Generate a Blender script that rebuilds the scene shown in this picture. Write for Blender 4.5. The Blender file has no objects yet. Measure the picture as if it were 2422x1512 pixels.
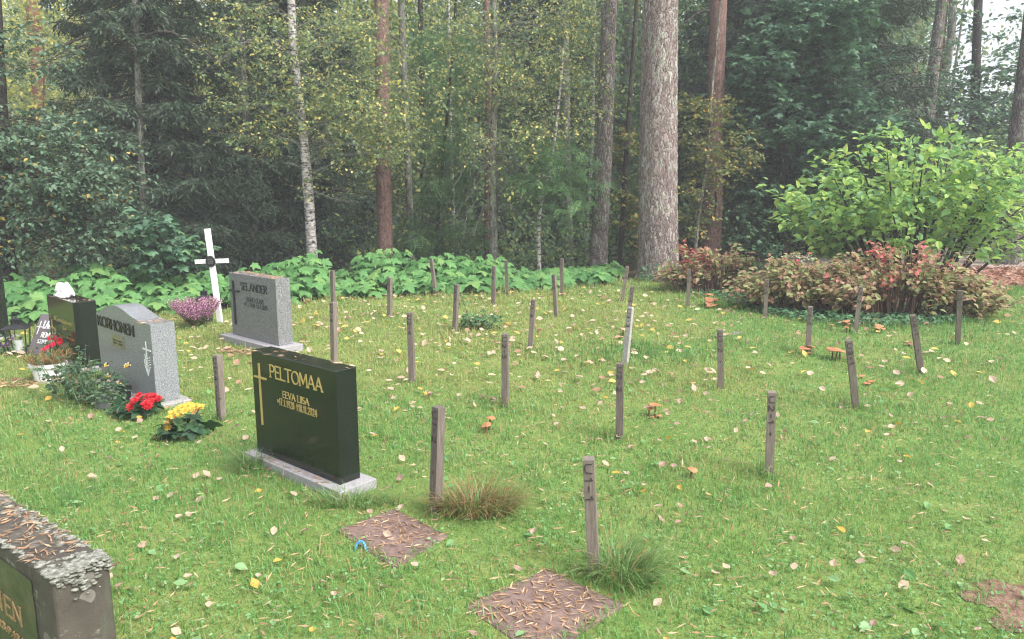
import bpy, math, random
import numpy as np
from mathutils import Vector, noise
R = math.radians
rng = np.random.default_rng(11)
random.seed(11)
sc = bpy.context.scene
col = sc.collection
A = np.array

# ------------------------------------------------------------------ camera geometry
F, CX, CY = 1749.0, 1211.0, 756.0
PITCH, CAMZ = R(10.2), 1.6
SP, CP = math.sin(PITCH), math.cos(PITCH)
CAM = A([0.0, 0.0, CAMZ])

def ray(px, py):
    u, v = (px - CX) / F, (CY - py) / F
    return A([u, CP + v * SP, -SP + v * CP])

def at(px, py, Y):                       # point of a sight line at distance Y
    r = ray(px, py)
    return CAM + r * (Y / r[1])

def gp(px, py, z=0.0):                   # point of a sight line on a level plane
    r = ray(px, py)
    return CAM + r * ((z - CAMZ) / r[2])

# ------------------------------------------------------------------ terrain
EX = A([-30, -8, -5, -3, -1, 0, 1.5, 2.6, 3.4, 5, 30.])
EY = A([8.2, 8.3, 9.0, 10.0, 11.3, 11.6, 12.3, 12.9, 14, 15, 15.])

def sstep(t):
    t = np.clip(t, 0, 1)
    return t * t * (3 - 2 * t)

def gz(x, y):
    x = np.asarray(x, float); y = np.asarray(y, float)
    e = np.interp(x, EX, EY) + 1.0
    z = -1.6 * sstep((y - e) / 8.0) * sstep((3.2 - x) / 1.5)
    z = z + 0.09 * np.exp(-((x - 2.5) ** 2 + (y - 12.6) ** 2) / 1.5)
    z = z + 0.012 * np.sin(x * 1.7 + 1.1) * np.sin(y * 1.3) * sstep((y - 4.5) / 3)
    return z

# ------------------------------------------------------------------ mesh helpers
ORG = {}

class G:
    def __init__(s):
        s.V, s.F, s.n = [], [], 0
    def add(s, V, Fs):
        V = np.asarray(V, float).reshape(-1, 3)
        for f in Fs:
            s.F.append(np.asarray(f, int) + s.n)
        s.V.append(V); s.n += len(V)
        return s
    def box(s, o, a, b, c):              # corner and three edge vectors
        o, a, b, c = A(o, float), A(a, float), A(b, float), A(c, float)
        if np.dot(np.cross(a, b), c) < 0:
            a, b = b, a
        V = [o, o + a, o + a + b, o + b, o + c, o + a + c, o + a + b + c, o + b + c]
        return s.add(V, [A([[0, 3, 2, 1], [4, 5, 6, 7], [0, 1, 5, 4], [1, 2, 6, 5], [2, 3, 7, 6], [3, 0, 4, 7]])])
    def tube(s, P, r, n=8, cap=True, disp=None):
        P = np.asarray(P, float); m = len(P)
        r = np.broadcast_to(np.asarray(r, float), (m,))
        T = np.gradient(P, axis=0)
        T /= np.linalg.norm(T, axis=1)[:, None] + 1e-9
        ref = A([1., 0, 0]) if abs(T[0][0]) < .8 else A([0, 1., 0])
        X = ref - T * (T @ ref)[:, None]
        X /= np.linalg.norm(X, axis=1)[:, None] + 1e-9
        Y = np.cross(T, X)
        a = np.linspace(0, 2 * math.pi, n, endpoint=False)
        rr = np.repeat(r[:, None], n, 1)
        if disp is not None:
            rr = rr * disp
        V = P[:, None] + rr[..., None] * (np.cos(a)[None, :, None] * X[:, None] + np.sin(a)[None, :, None] * Y[:, None])
        i = np.arange(m - 1)[:, None] * n; j = np.arange(n)[None]; k = (j + 1) % n
        q = np.stack([i + j, i + k, i + n + k, i + n + j], -1).reshape(-1, 4)
        Fs = [q]
        if cap:
            Fs += [A([list(range(n))[::-1]]), A([[(m - 1) * n + t for t in range(n)]])]
        return s.add(V.reshape(-1, 3), Fs)
    def lathe(s, prof, c, n=20, sx=1, sy=1):
        m = len(prof); a = np.linspace(0, 2 * math.pi, n, endpoint=False)
        V = [[c[0] + r * sx * math.cos(t), c[1] + r * sy * math.sin(t), c[2] + z] for r, z in prof for t in a]
        i = np.arange(m - 1)[:, None] * n; j = np.arange(n)[None]; k = (j + 1) % n
        q = np.stack([i + j, i + k, i + n + k, i + n + j], -1).reshape(-1, 4)
        return s.add(V, [q])
    def ball(s, c, r, n=12, m=8, rot=None):
        r = np.broadcast_to(A(r, float), (3,))
        V = []
        for i in range(1, m):
            t = math.pi * i / m
            for j in range(n):
                p = 2 * math.pi * j / n
                V.append([math.sin(t) * math.cos(p), math.sin(t) * math.sin(p), math.cos(t)])
        V = V + [[0, 0, 1], [0, 0, -1]]
        V = A(V) * r
        if rot is not None:
            V = V @ rot.T
        V = V + A(c)
        q, tri = [], []
        for i in range(m - 2):
            for j in range(n):
                k = (j + 1) % n
                q.append([i * n + j, (i + 1) * n + j, (i + 1) * n + k, i * n + k])
        tp, bt = (m - 1) * n, (m - 1) * n + 1
        for j in range(n):
            k = (j + 1) % n
            tri += [[tp, j, k], [bt, (m - 2) * n + k, (m - 2) * n + j]]
        return s.add(V, [A(q), A(tri)])
    def leaves(s, tpl, O, D, N, S):
        tv, tf = tpl
        O, D, N = (np.asarray(x, float) for x in (O, D, N))
        if not len(O):
            return s
        D = D / (np.linalg.norm(D, axis=1)[:, None] + 1e-9)
        X = np.cross(D, N); X /= np.linalg.norm(X, axis=1)[:, None] + 1e-9
        N = np.cross(X, D)
        S = np.broadcast_to(np.asarray(S, float), (len(O),))[:, None, None]
        V = O[:, None] + S * (tv[None, :, :1] * X[:, None] + tv[None, :, 1:2] * D[:, None] + tv[None, :, 2:] * N[:, None])
        k = len(tv); off = (np.arange(len(O)) * k)[:, None, None]
        return s.add(V.reshape(-1, 3), [(f[None] + off).reshape(-1, f.shape[1]) for f in tf])

def mkmesh(name, g, org=(0, 0, 0), smooth=False):
    V = np.concatenate(g.V) - A(org, float)
    me = bpy.data.meshes.new(name)
    me.vertices.add(len(V))
    me.vertices.foreach_set('co', V.astype(np.float32).ravel())
    loops = np.concatenate([f.ravel() for f in g.F]).astype(np.int32)
    tot = np.concatenate([np.full(len(f), f.shape[1], np.int32) for f in g.F])
    st = np.concatenate([[0], np.cumsum(tot)[:-1]]).astype(np.int32)
    me.loops.add(len(loops)); me.loops.foreach_set('vertex_index', loops)
    me.polygons.add(len(tot)); me.polygons.foreach_set('loop_start', st)
    me.polygons.foreach_set('use_smooth', np.full(len(tot), bool(smooth)))
    me.update(calc_edges=True)
    return me

def tag(o, label=None, cat=None, group=None, kind=None):
    for k, v in (('label', label), ('category', cat), ('group', group), ('kind', kind)):
        if v:
            o[k] = v
    return o

def obj(name, g, m, parent=None, org=None, smooth=False):
    if parent is not None:
        org = ORG[parent.name]
    elif org is None:
        org = A([0., 0, 0])
    me = mkmesh(name, g, org, smooth)
    me.materials.append(m)
    o = bpy.data.objects.new(name, me); col.objects.link(o)
    if parent is not None:
        o.parent = parent
    else:
        o.location = tuple(org)
    ORG[o.name] = A(org, float)
    return o

def thing(name, label, cat, loc, group=None):
    o = bpy.data.objects.new(name, None); col.objects.link(o)
    o.empty_display_size = .1
    o.location = tuple(loc); ORG[o.name] = A(loc, float)
    return tag(o, label, cat, group)

def bevel(o, w=.004, seg=2):
    b = o.modifiers.new('bevel', 'BEVEL'); b.width = w; b.segments = seg; b.limit_method = 'ANGLE'
    return o

# ------------------------------------------------------------------ leaf templates
def tp(v, *f):
    return (A(v, float), [A(x) for x in f])
RH = tp([(0, 0, 0), (.3, .45, .06), (0, 1, 0), (-.3, .45, .06)], [[0, 1, 2, 3]])
OV = tp([(0, 0, 0), (.26, .22, .06), (.33, .5, .08), (0, 1, -.08), (-.33, .5, .08), (-.26, .22, .06)], [[0, 1, 2, 3], [0, 3, 4, 5]])
OB = tp([(0, 0, 0), (.2, .12, .05), (.31, .35, .08), (.28, .6, .06), (.12, .84, -.02), (0, 1.02, -.1), (0, .5, -.02),
         (-.12, .84, -.02), (-.28, .6, .06), (-.31, .35, .08), (-.2, .12, .05)],
        [[0, 1, 2, 6], [6, 2, 3, 4], [0, 6, 9, 10], [6, 7, 8, 9]], [[6, 4, 5], [6, 5, 7]])
def maple():
    half = [(.20, -.10, -.02), (.42, -.06, -.08), (.33, .16, .0), (.50, .22, -.03), (.68, .46, -.14), (.42, .47, -.01), (.27, .52, .02), (.25, .72, -.02)]
    out = [(0, 0, 0)] + half + [(0, 1.0, -.14)] + [(-x, y, z) for x, y, z in half[::-1]]
    v = [(0, .32, .03)] + out; n = len(out)
    return tp(v, [[0, 1 + i, 1 + (i + 1) % n] for i in range(n)])
MA = maple()
def rowan():
    v, f = [], []
    for i in range(5):
        y = .15 + .16 * i
        for sgn in (-1, 1):
            b = len(v); L = .34 - .02 * i
            d = A([sgn * .9, .35, -.12]); d /= np.linalg.norm(d); p = A([-d[1], d[0], 0]) * .055
            o = A([0, y, -.06 * i * i / 8]); m = o + d * L * .5
            v += [o, m + p, o + d * L, m - p]; f.append([b, b + 1, b + 2, b + 3])
    b = len(v); v += [(0, .9, -.2), (.06, 1.05, -.23), (0, 1.25, -.3), (-.06, 1.05, -.23)]; f.append([b, b + 1, b + 2, b + 3])
    return tp(v, f)
RO = rowan()
ND = tp([(0, 0, 0), (.07, .4, 0), (0, 1, 0), (-.07, .4, 0)], [[0, 1, 2, 3]])
NW = tp([(0, 0, 0), (.12, .4, 0), (0, 1, 0), (-.12, .4, 0)], [[0, 1, 2, 3]])
SP_ = tp([(0, 0, 0), (.10, .35, .02), (.07, .7, 0), (0, 1, 0), (-.07, .7, 0), (-.10, .35, .02)], [[0, 1, 2, 3], [0, 3, 4, 5]])
CURL = tp([(0, -.5, .1), (.24, -.3, .14), (.4, -.02, .16), (.26, .3, .1), (0, .58, .0), (-.26, .3, .14), (-.4, -.02, .12), (-.24, -.3, .1), (0, 0, .02)],
          [[8, 0, 1, 2], [8, 2, 3, 4], [8, 4, 5, 6], [8, 6, 7, 0]])

# ------------------------------------------------------------------ materials
def newmat(name):
    m = bpy.data.materials.new(name); m.use_nodes = True
    nt = m.node_tree; nt.nodes.clear()
    out = nt.nodes.new('ShaderNodeOutputMaterial')
    return m, nt, out
def ND_(nt, t, **kw):
    n = nt.nodes.new(t)
    for k, v in kw.items():
        if k in n.inputs.keys():
            n.inputs[k].default_value = v
        else:
            setattr(n, k, v)
    return n
def ramp(nt, fac, cols, interp='LINEAR'):
    r = nt.nodes.new('ShaderNodeValToRGB'); r.color_ramp.interpolation = interp
    e = r.color_ramp.elements
    while len(e) < len(cols):
        e.new(.5)
    for i, (p, c) in enumerate(cols):
        e[i].position = p; e[i].color = (*c, 1)
    nt.links.new(fac, r.inputs[0])
    return r.outputs[0]
def even(cols):
    n = len(cols)
    return [((i + 0.0) / n, c) for i, c in enumerate(cols)]
def mixc(nt, f, a, b):
    m = nt.nodes.new('ShaderNodeMix'); m.data_type = 'RGBA'
    for s, x in ((m.inputs[0], f), (m.inputs[6], a), (m.inputs[7], b)):
        if isinstance(x, (int, float)):
            s.default_value = x
        elif isinstance(x, tuple):
            s.default_value = (*x, 1)
        else:
            nt.links.new(x, s)
    return m.outputs[2]
def leafmat(name, cols, trans=.35, rough=.5, spec=.3, attr=None):
    m, nt, out = newmat(name)
    g = ND_(nt, 'ShaderNodeNewGeometry')
    c = ramp(nt, g.outputs['Random Per Island'], even(cols), 'CONSTANT')
    if attr:
        for an, acols in attr:
            at_ = ND_(nt, 'ShaderNodeAttribute', attribute_name=an)
            c2 = ramp(nt, g.outputs['Random Per Island'], even(acols), 'CONSTANT')
            c = mixc(nt, at_.outputs['Fac'], c, c2)
    p = ND_(nt, 'ShaderNodeBsdfPrincipled', Roughness=rough)
    p.inputs['Specular IOR Level'].default_value = spec
    nt.links.new(c, p.inputs['Base Color'])
    if trans > 0:
        t = ND_(nt, 'ShaderNodeBsdfTranslucent'); nt.links.new(c, t.inputs['Color'])
        mx = ND_(nt, 'ShaderNodeMixShader'); mx.inputs[0].default_value = trans
        nt.links.new(p.outputs[0], mx.inputs[1]); nt.links.new(t.outputs[0], mx.inputs[2])
        nt.links.new(mx.outputs[0], out.inputs[0])
    else:
        nt.links.new(p.outputs[0], out.inputs[0])
    return m
def mapped(nt, scale=(1, 1, 1), kind='Object'):
    tc = ND_(nt, 'ShaderNodeTexCoord'); mp = ND_(nt, 'ShaderNodeMapping')
    mp.inputs['Scale'].default_value = scale
    nt.links.new(tc.outputs[kind], mp.inputs[0])
    return mp.outputs[0]
def noisen(nt, vec, scale, detail=4, rough=.6):
    n = ND_(nt, 'ShaderNodeTexNoise', Scale=scale, Detail=detail, Roughness=rough)
    nt.links.new(vec, n.inputs['Vector'])
    return n.outputs['Fac']
def stonemat(name, cols, scale=350, rough=.4, spec=.5, blot=None, bump=0.0):
    m, nt, out = newmat(name); v = mapped(nt)
    c = ramp(nt, noisen(nt, v, scale, 2, .7), cols)
    if blot:
        f = ramp(nt, noisen(nt, v, blot[0], 6, .65), [(blot[1], (0, 0, 0)), (blot[2], (1, 1, 1))])
        c = mixc(nt, f, c, blot[3])
    p = ND_(nt, 'ShaderNodeBsdfPrincipled', Roughness=rough); p.inputs['Specular IOR Level'].default_value = spec
    nt.links.new(c, p.inputs['Base Color'])
    if bump:
        b = ND_(nt, 'ShaderNodeBump', Strength=bump, Distance=.004)
        nt.links.new(noisen(nt, v, 60, 6), b.inputs['Height']); nt.links.new(b.outputs[0], p.inputs['Normal'])
    nt.links.new(p.outputs[0], out.inputs[0])
    return m
def flat(name, c, rough=.5, metal=0.0, var=.15, scale=30, spec=.5):
    m, nt, out = newmat(name); v = mapped(nt)
    k = 1 - var
    cc = ramp(nt, noisen(nt, v, scale, 5), [(.3, tuple(x * k for x in c)), (.7, tuple(min(1, x * (1 + var * .6)) for x in c))])
    p = ND_(nt, 'ShaderNodeBsdfPrincipled', Roughness=rough, Metallic=metal); p.inputs['Specular IOR Level'].default_value = spec
    nt.links.new(cc, p.inputs['Base Color']); nt.links.new(p.outputs[0], out.inputs[0])
    return m
def bark(name, plates, crack, lichen, lich=(.55, .68), vs=(1, 1, .38), scale=16, crackw=.07, bump=.8, moss=None):
    m, nt, out = newmat(name); v = mapped(nt, vs)
    # wobble the coordinates
    nz = ND_(nt, 'ShaderNodeTexNoise', Scale=7.0, Detail=3.0); nt.links.new(v, nz.inputs['Vector'])
    va = ND_(nt, 'ShaderNodeVectorMath', operation='MULTIPLY_ADD'); va.inputs[1].default_value = (.12, .12, .12)
    nt.links.new(nz.outputs['Color'], va.inputs[0]); nt.links.new(v, va.inputs[2])
    w = va.outputs[0]; va.inputs[1].default_value = (.2, .2, .3)
    ve = ND_(nt, 'ShaderNodeTexVoronoi', feature='DISTANCE_TO_EDGE', Scale=scale); nt.links.new(w, ve.inputs['Vector'])
    vc = ND_(nt, 'ShaderNodeTexVoronoi', Scale=scale); nt.links.new(w, vc.inputs['Vector'])
    sx = ND_(nt, 'ShaderNodeSeparateColor'); nt.links.new(vc.outputs['Color'], sx.inputs[0])
    c = ramp(nt, sx.outputs[0], even(plates))
    fine = ramp(nt, noisen(nt, v, 60, 5, .7), [(.3, (.6, .6, .6)), (.7, (1.25, 1.25, 1.25))])
    mm = ND_(nt, 'ShaderNodeMix', data_type='RGBA', blend_type='MULTIPLY'); mm.inputs[0].default_value = 1
    nt.links.new(c, mm.inputs[6]); nt.links.new(fine, mm.inputs[7]); c = mm.outputs[2]
    if lichen:
        f = ramp(nt, noisen(nt, v, 9, 8, .72), [(lich[0], (0, 0, 0)), (lich[1], (1, 1, 1))])
        c = mixc(nt, f, c, lichen)
    f = ramp(nt, ve.outputs['Distance'], [(0, (1, 1, 1)), (crackw, (0, 0, 0))])
    c = mixc(nt, f, c, crack)
    p = ND_(nt, 'ShaderNodeBsdfPrincipled', Roughness=.9); p.inputs['Specular IOR Level'].default_value = .15
    nt.links.new(c, p.inputs['Base Color'])
    b = ND_(nt, 'ShaderNodeBump', Strength=bump, Distance=.02)
    h = ramp(nt, ve.outputs['Distance'], [(0, (0, 0, 0)), (crackw * 2.5, (1, 1, 1))])
    ad = ND_(nt, 'ShaderNodeMath', operation='MULTIPLY_ADD'); ad.inputs[1].default_value = .5
    nt.links.new(noisen(nt, v, 50, 4), ad.inputs[0]); nt.links.new(h, ad.inputs[2])
    nt.links.new(ad.outputs[0], b.inputs['Height']); nt.links.new(b.outputs[0], p.inputs['Normal'])
    nt.links.new(p.outputs[0], out.inputs[0])
    return m
def birchbark(name):
    m, nt, out = newmat(name)
    v = mapped(nt, (1, 1, 1)); h = mapped(nt, (1, 1, 2.6))
    c = ramp(nt, noisen(nt, v, 14, 5), [(.3, (.22, .20, .19)), (.5, (.42, .39, .36)), (.7, (.6, .57, .53))])
    f = ramp(nt, noisen(nt, h, 11, 6, .7), [(.5, (0, 0, 0)), (.57, (1, 1, 1))])
    c = mixc(nt, f, c, (.035, .03, .028))
    p = ND_(nt, 'ShaderNodeBsdfPrincipled', Roughness=.8)
    nt.links.new(c, p.inputs['Base Color'])
    b = ND_(nt, 'ShaderNodeBump', Strength=.5, Distance=.01); nt.links.new(noisen(nt, h, 30, 5), b.inputs['Height'])
    nt.links.new(b.outputs[0], p.inputs['Normal']); nt.links.new(p.outputs[0], out.inputs[0])
    return m

M = {}
M['grass'] = leafmat('grass_blades', [(0.118, 0.294, 0.065), (0.149, 0.353, 0.093), (0.180, 0.392, 0.102), (0.094, 0.265, 0.065), (0.212, 0.402, 0.140), (0.141, 0.353, 0.093), (0.259, 0.392, 0.177), (0.125, 0.323, 0.074)], .4, .5,
                     attr=[('deep', [(.07, .21, .05), (.09, .26, .06), (.11, .29, .08), (.06, .18, .05), (.14, .31, .09)]), ('yel', [(.44, .42, .14), (.48, .43, .18), (.35, .40, .12), (.52, .42, .22), (.40, .40, .14), (.28, .37, .10), (.48, .45, .17)]),
                           ('dry', [(.42, .28, .13), (.48, .34, .18), (.34, .22, .11), (.30, .28, .1), (.52, .38, .21)])])
M['tuft'] = leafmat('long_grass', [(.13, .26, .07), (.18, .32, .10), (.23, .36, .13), (.32, .38, .17), (.16, .28, .08)], .35, .45,
                    attr=[('dry', [(.30, .17, .07), (.38, .25, .12), (.24, .15, .06), (.16, .18, .06), (.42, .30, .16)])])
M['weed'] = leafmat('lawn_weeds', [(.14, .30, .10), (.19, .36, .14), (.25, .42, .19), (.16, .32, .11)], .3, .45)
M['thimble'] = leafmat('thimbleberry_leaves', [(0.100, 0.244, 0.076), (0.127, 0.289, 0.095), (0.153, 0.326, 0.104), (0.080, 0.207, 0.066), (0.120, 0.274, 0.085), (0.187, 0.340, 0.104), (0.133, 0.296, 0.095)], .3, .6)
M['alder'] = leafmat('grey_green_leaves', [(0.097, 0.169, 0.105), (0.129, 0.210, 0.138), (0.162, 0.258, 0.162), (0.072, 0.129, 0.072), (0.113, 0.185, 0.113), (0.145, 0.226, 0.145), (0.088, 0.162, 0.097), (0.145, 0.226, 0.129), (0.121, 0.194, 0.121), (0.097, 0.162, 0.097), (0.129, 0.210, 0.129), (0.162, 0.242, 0.145), (0.113, 0.194, 0.113), (0.105, 0.178, 0.113), (0.097, 0.169, 0.105), (0.129, 0.210, 0.138), (0.162, 0.258, 0.162), (0.072, 0.129, 0.072), (0.113, 0.185, 0.113), (0.145, 0.226, 0.145), (0.088, 0.162, 0.097), (0.145, 0.226, 0.129), (0.121, 0.194, 0.121), (0.097, 0.162, 0.097), (0.129, 0.210, 0.129), (0.162, 0.242, 0.145), (0.113, 0.194, 0.113), (0.105, 0.178, 0.113), (0.097, 0.169, 0.105), (0.129, 0.210, 0.138), (0.510, 0.383, 0.102)], .25, .4)
M['spruce'] = leafmat('spruce_needles', [(0.040, 0.073, 0.044), (0.056, 0.096, 0.056), (0.073, 0.116, 0.068), (0.048, 0.084, 0.053), (0.090, 0.124, 0.068)], .1, .6)
M['birchleaf'] = leafmat('birch_leaves', [(0.178, 0.264, 0.111), (0.245, 0.326, 0.123), (0.137, 0.217, 0.097), (0.342, 0.389, 0.147), (0.204, 0.295, 0.123), (0.545, 0.512, 0.171), (0.164, 0.248, 0.111), (0.273, 0.342, 0.147), (0.682, 0.589, 0.195)], .4, .5)
M['yellowwood'] = leafmat('yellowing_leaves', [(0.365, 0.444, 0.161), (0.474, 0.507, 0.161), (0.274, 0.359, 0.134), (0.584, 0.570, 0.161), (0.328, 0.401, 0.161), (0.750, 0.697, 0.161), (0.237, 0.317, 0.134), (0.438, 0.422, 0.215)], .45, .5)
M['rowanleaf'] = leafmat('rowan_leaves', [(0.100, 0.200, 0.080), (0.130, 0.260, 0.100), (0.160, 0.300, 0.110), (0.120, 0.240, 0.110), (0.180, 0.300, 0.090), (0.100, 0.220, 0.100)], .35, .5)
M['mapleleaf'] = leafmat('maple_leaves', [(0.067, 0.142, 0.085), (0.095, 0.190, 0.114), (0.114, 0.228, 0.133), (0.076, 0.162, 0.095), (0.104, 0.209, 0.114), (0.133, 0.247, 0.114), (0.085, 0.171, 0.104)], .3, .5)
M['olive'] = leafmat('olive_leaves', [(0.150, 0.195, 0.060), (0.210, 0.255, 0.075), (0.135, 0.180, 0.060), (0.270, 0.285, 0.075), (0.180, 0.210, 0.075), (0.450, 0.315, 0.075), (0.120, 0.165, 0.060)], .35, .5)
M['greenwood'] = leafmat('wood_leaves', [(0.083, 0.156, 0.067), (0.110, 0.208, 0.087), (0.137, 0.229, 0.077), (0.092, 0.177, 0.087), (0.183, 0.271, 0.087), (0.129, 0.219, 0.097), (0.256, 0.312, 0.097), (0.100, 0.188, 0.097)], .35, .55)
M['lime'] = leafmat('bright_shrub_leaves', [(0.282, 0.470, 0.112), (0.353, 0.538, 0.134), (0.423, 0.594, 0.157), (0.223, 0.403, 0.146), (0.306, 0.493, 0.146), (0.188, 0.358, 0.157), (0.494, 0.627, 0.168), (0.259, 0.448, 0.157)], .45, .4)
M['redshrub'] = leafmat('reddening_leaves', [(0.331, 0.346, 0.130), (0.294, 0.356, 0.150), (0.423, 0.259, 0.160), (0.276, 0.356, 0.140), (0.386, 0.292, 0.150), (0.313, 0.238, 0.120), (0.497, 0.259, 0.200), (0.368, 0.367, 0.160), (0.423, 0.367, 0.200), (0.276, 0.356, 0.140), (0.442, 0.324, 0.200), (0.350, 0.216, 0.130)], .4, .5)
M['pinkleaf'] = leafmat('pink_leaves', [(.55, .13, .14), (.60, .22, .18), (.48, .16, .12), (.55, .30, .2)], .35, .5)
M['rose'] = leafmat('rose_leaves', [(.07, .14, .07), (.09, .17, .09), (.12, .20, .11), (.06, .12, .06), (.16, .2, .12)], .3, .45)
M['sapling'] = leafmat('sapling_leaves', [(.07, .17, .08), (.10, .22, .10), (.13, .26, .12), (.06, .15, .07)], .3, .45)
M['begleaf'] = leafmat('begonia_leaves', [(.03, .07, .035), (.045, .10, .045), (.06, .13, .05), (.035, .08, .05)], .15, .35)
M['redpetal'] = leafmat('red_petals', [(.55, .012, .02), (.62, .03, .04), (.45, .01, .02)], .25, .4)
M['pinkpetal'] = leafmat('carnation_petals', [(.62, .03, .08), (.7, .05, .12), (.58, .02, .05)], .25, .5)
M['yellowpetal'] = leafmat('yellow_petals', [(0.712, 0.499, 0.048), (0.750, 0.579, 0.142), (0.665, 0.419, 0.048)], .25, .45)
M['pansy'] = leafmat('pansy_petals', [(.65, .42, .04), (.7, .5, .06), (.7, .68, .5), (.10, .02, .02)], .25, .5)
M['heather'] = leafmat('heather_bells', [(0.648, 0.292, 0.509), (0.713, 0.344, 0.572), (0.562, 0.206, 0.445), (0.734, 0.430, 0.594), (0.605, 0.258, 0.530), (0.713, 0.516, 0.551)], .2, .7)
M['heathleaf'] = leafmat('heather_foliage', [(.10, .16, .06), (.16, .2, .10), (.08, .13, .05)], .2, .6)
M['drysprig'] = leafmat('dried_sprigs', [(.20, .13, .05), (.27, .17, .07), (.15, .13, .05), (.33, .2, .08)], .15, .7)
M['needle'] = leafmat('fallen_pine_needles', [(.40, .24, .13), (.46, .30, .18), (.32, .19, .11), (.52, .37, .24), (.28, .17, .10)], .1, .6)
M['leafpale'] = leafmat('pale_dry_leaf', [(0.459, 0.344, 0.246), (0.508, 0.410, 0.295), (0.426, 0.312, 0.238), (0.492, 0.377, 0.279)], .25, .6)
M['leafyellow'] = leafmat('yellow_leaf', [(.62, .44, .10), (.66, .5, .16), (.58, .38, .08)], .3, .6)
M['leafbrown'] = leafmat('brown_leaf', [(0.323, 0.190, 0.123), (0.380, 0.237, 0.162), (0.266, 0.142, 0.095), (0.399, 0.266, 0.209)], .2, .6)
M['twig'] = flat('dark_twigs', (.07, .055, .045), .9)
M['greytwig'] = flat('grey_twigs', (.20, .20, .17), .9, var=.4)
M['browntwig'] = flat('brown_twigs', (.13, .07, .045), .9)
M['greenstem'] = flat('green_stems', (.10, .17, .06), .7)
M['pine'] = bark('pine_bark', [(.24, .18, .165), (.30, .23, .21), (.34, .28, .26), (.20, .145, .13), (.40, .35, .32)], (.045, .032, .028), (.43, .44, .36), (.54, .60), scale=27, crackw=.06)
M['pinegrey'] = bark('grey_pine_bark', [(.20, .165, .16), (.25, .21, .20), (.29, .25, .235), (.16, .13, .12)], (.05, .04, .036), (.36, .37, .31), (.52, .66), scale=24, crackw=.1)
M['pinered'] = bark('red_pine_bark', [(.21, .125, .105), (.25, .155, .13), (.17, .10, .085), (.28, .18, .15)], (.06, .036, .03), (.32, .27, .23), (.60, .72), scale=26, crackw=.06, bump=.5)
M['pineorange'] = bark('orange_pine_bark', [(.36, .17, .10), (.42, .21, .13), (.30, .14, .09)], (.14, .07, .05), None, scale=20, crackw=.04, bump=.3)
M['greybark'] = bark('grey_bark', [(.15, .14, .12), (.19, .18, .15), (.12, .11, .095)], (.04, .035, .03), (.30, .32, .25), (.46, .60), scale=22, bump=.5)
M['darkbark'] = bark('dark_bark', [(.055, .048, .04), (.075, .065, .055), (.04, .035, .03)], (.02, .018, .016), (.16, .18, .14), (.58, .68), scale=20, bump=.6)
M['birch'] = birchbark('birch_bark')

# ------------------------------------------------------------------ setting
def sheet(name, xs, ys, dz, m, kind='structure', keep=None):
    X, Y = np.meshgrid(xs, ys); Z = gz(X, Y) + dz
    V = np.stack([X, Y, Z], -1).reshape(-1, 3); nx = len(xs)
    i = np.arange(len(ys) - 1)[:, None] * nx; j = np.arange(nx - 1)[None]
    q = np.stack([i + j, i + j + 1, i + nx + j + 1, i + nx + j], -1).reshape(-1, 4)
    if keep is not None:
        c = V[q].mean(1); q = q[keep(c[:, 0], c[:, 1])]
        used = np.unique(q); mp = np.full(len(V), -1); mp[used] = np.arange(len(used)); q = mp[q]; V = V[used]
    g = G(); g.add(V, [q]); o = obj(name, g, m, smooth=True); o['kind'] = kind
    return o

def groundmat(name, cols, s1, bump=.6, s2=45, mixf=.5):
    m, nt, out = newmat(name); v = mapped(nt)
    a = ramp(nt, noisen(nt, v, s1, 6, .7), cols)
    f = ramp(nt, noisen(nt, v, s2, 5, .75), [(.3, (.45, .45, .45)), (.7, (1.4, 1.4, 1.4))])
    mm = ND_(nt, 'ShaderNodeMix', data_type='RGBA', blend_type='MULTIPLY'); mm.inputs[0].default_value = mixf
    nt.links.new(a, mm.inputs[6]); nt.links.new(f, mm.inputs[7])
    p = ND_(nt, 'ShaderNodeBsdfPrincipled', Roughness=.95); p.inputs['Specular IOR Level'].default_value = .1
    nt.links.new(mm.outputs[2], p.inputs['Base Color'])
    b = ND_(nt, 'ShaderNodeBump', Strength=bump, Distance=.03); nt.links.new(noisen(nt, v, s2, 6), b.inputs['Height'])
    nt.links.new(b.outputs[0], p.inputs['Normal']); nt.links.new(p.outputs[0], out.inputs[0])
    return m
M['forestfloor'] = groundmat('forest_floor', [(.3, (.05, .04, .025)), (.5, (.10, .07, .045)), (.7, (.07, .08, .035))], 2.5)
M['lawnsoil'] = groundmat('lawn_moss', [(.3, (.12, .21, .05)), (.5, (.18, .26, .07)), (.7, (.27, .29, .10))], 1.6, s2=70)
M['litter'] = groundmat('leaf_litter', [(.3, (.24, .12, .08)), (.5, (.34, .19, .14)), (.7, (.28, .17, .10))], 9, s2=30, mixf=.9)
M['sand'] = groundmat('sandy_path', [(.3, (.40, .32, .28)), (.7, (.48, .39, .35))], 1.5, s2=60, mixf=.3)
M['needlebed'] = groundmat('needle_bed', [(.3, (.17, .105, .075)), (.6, (.28, .18, .13))], 14, s2=60, mixf=.9)

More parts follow.
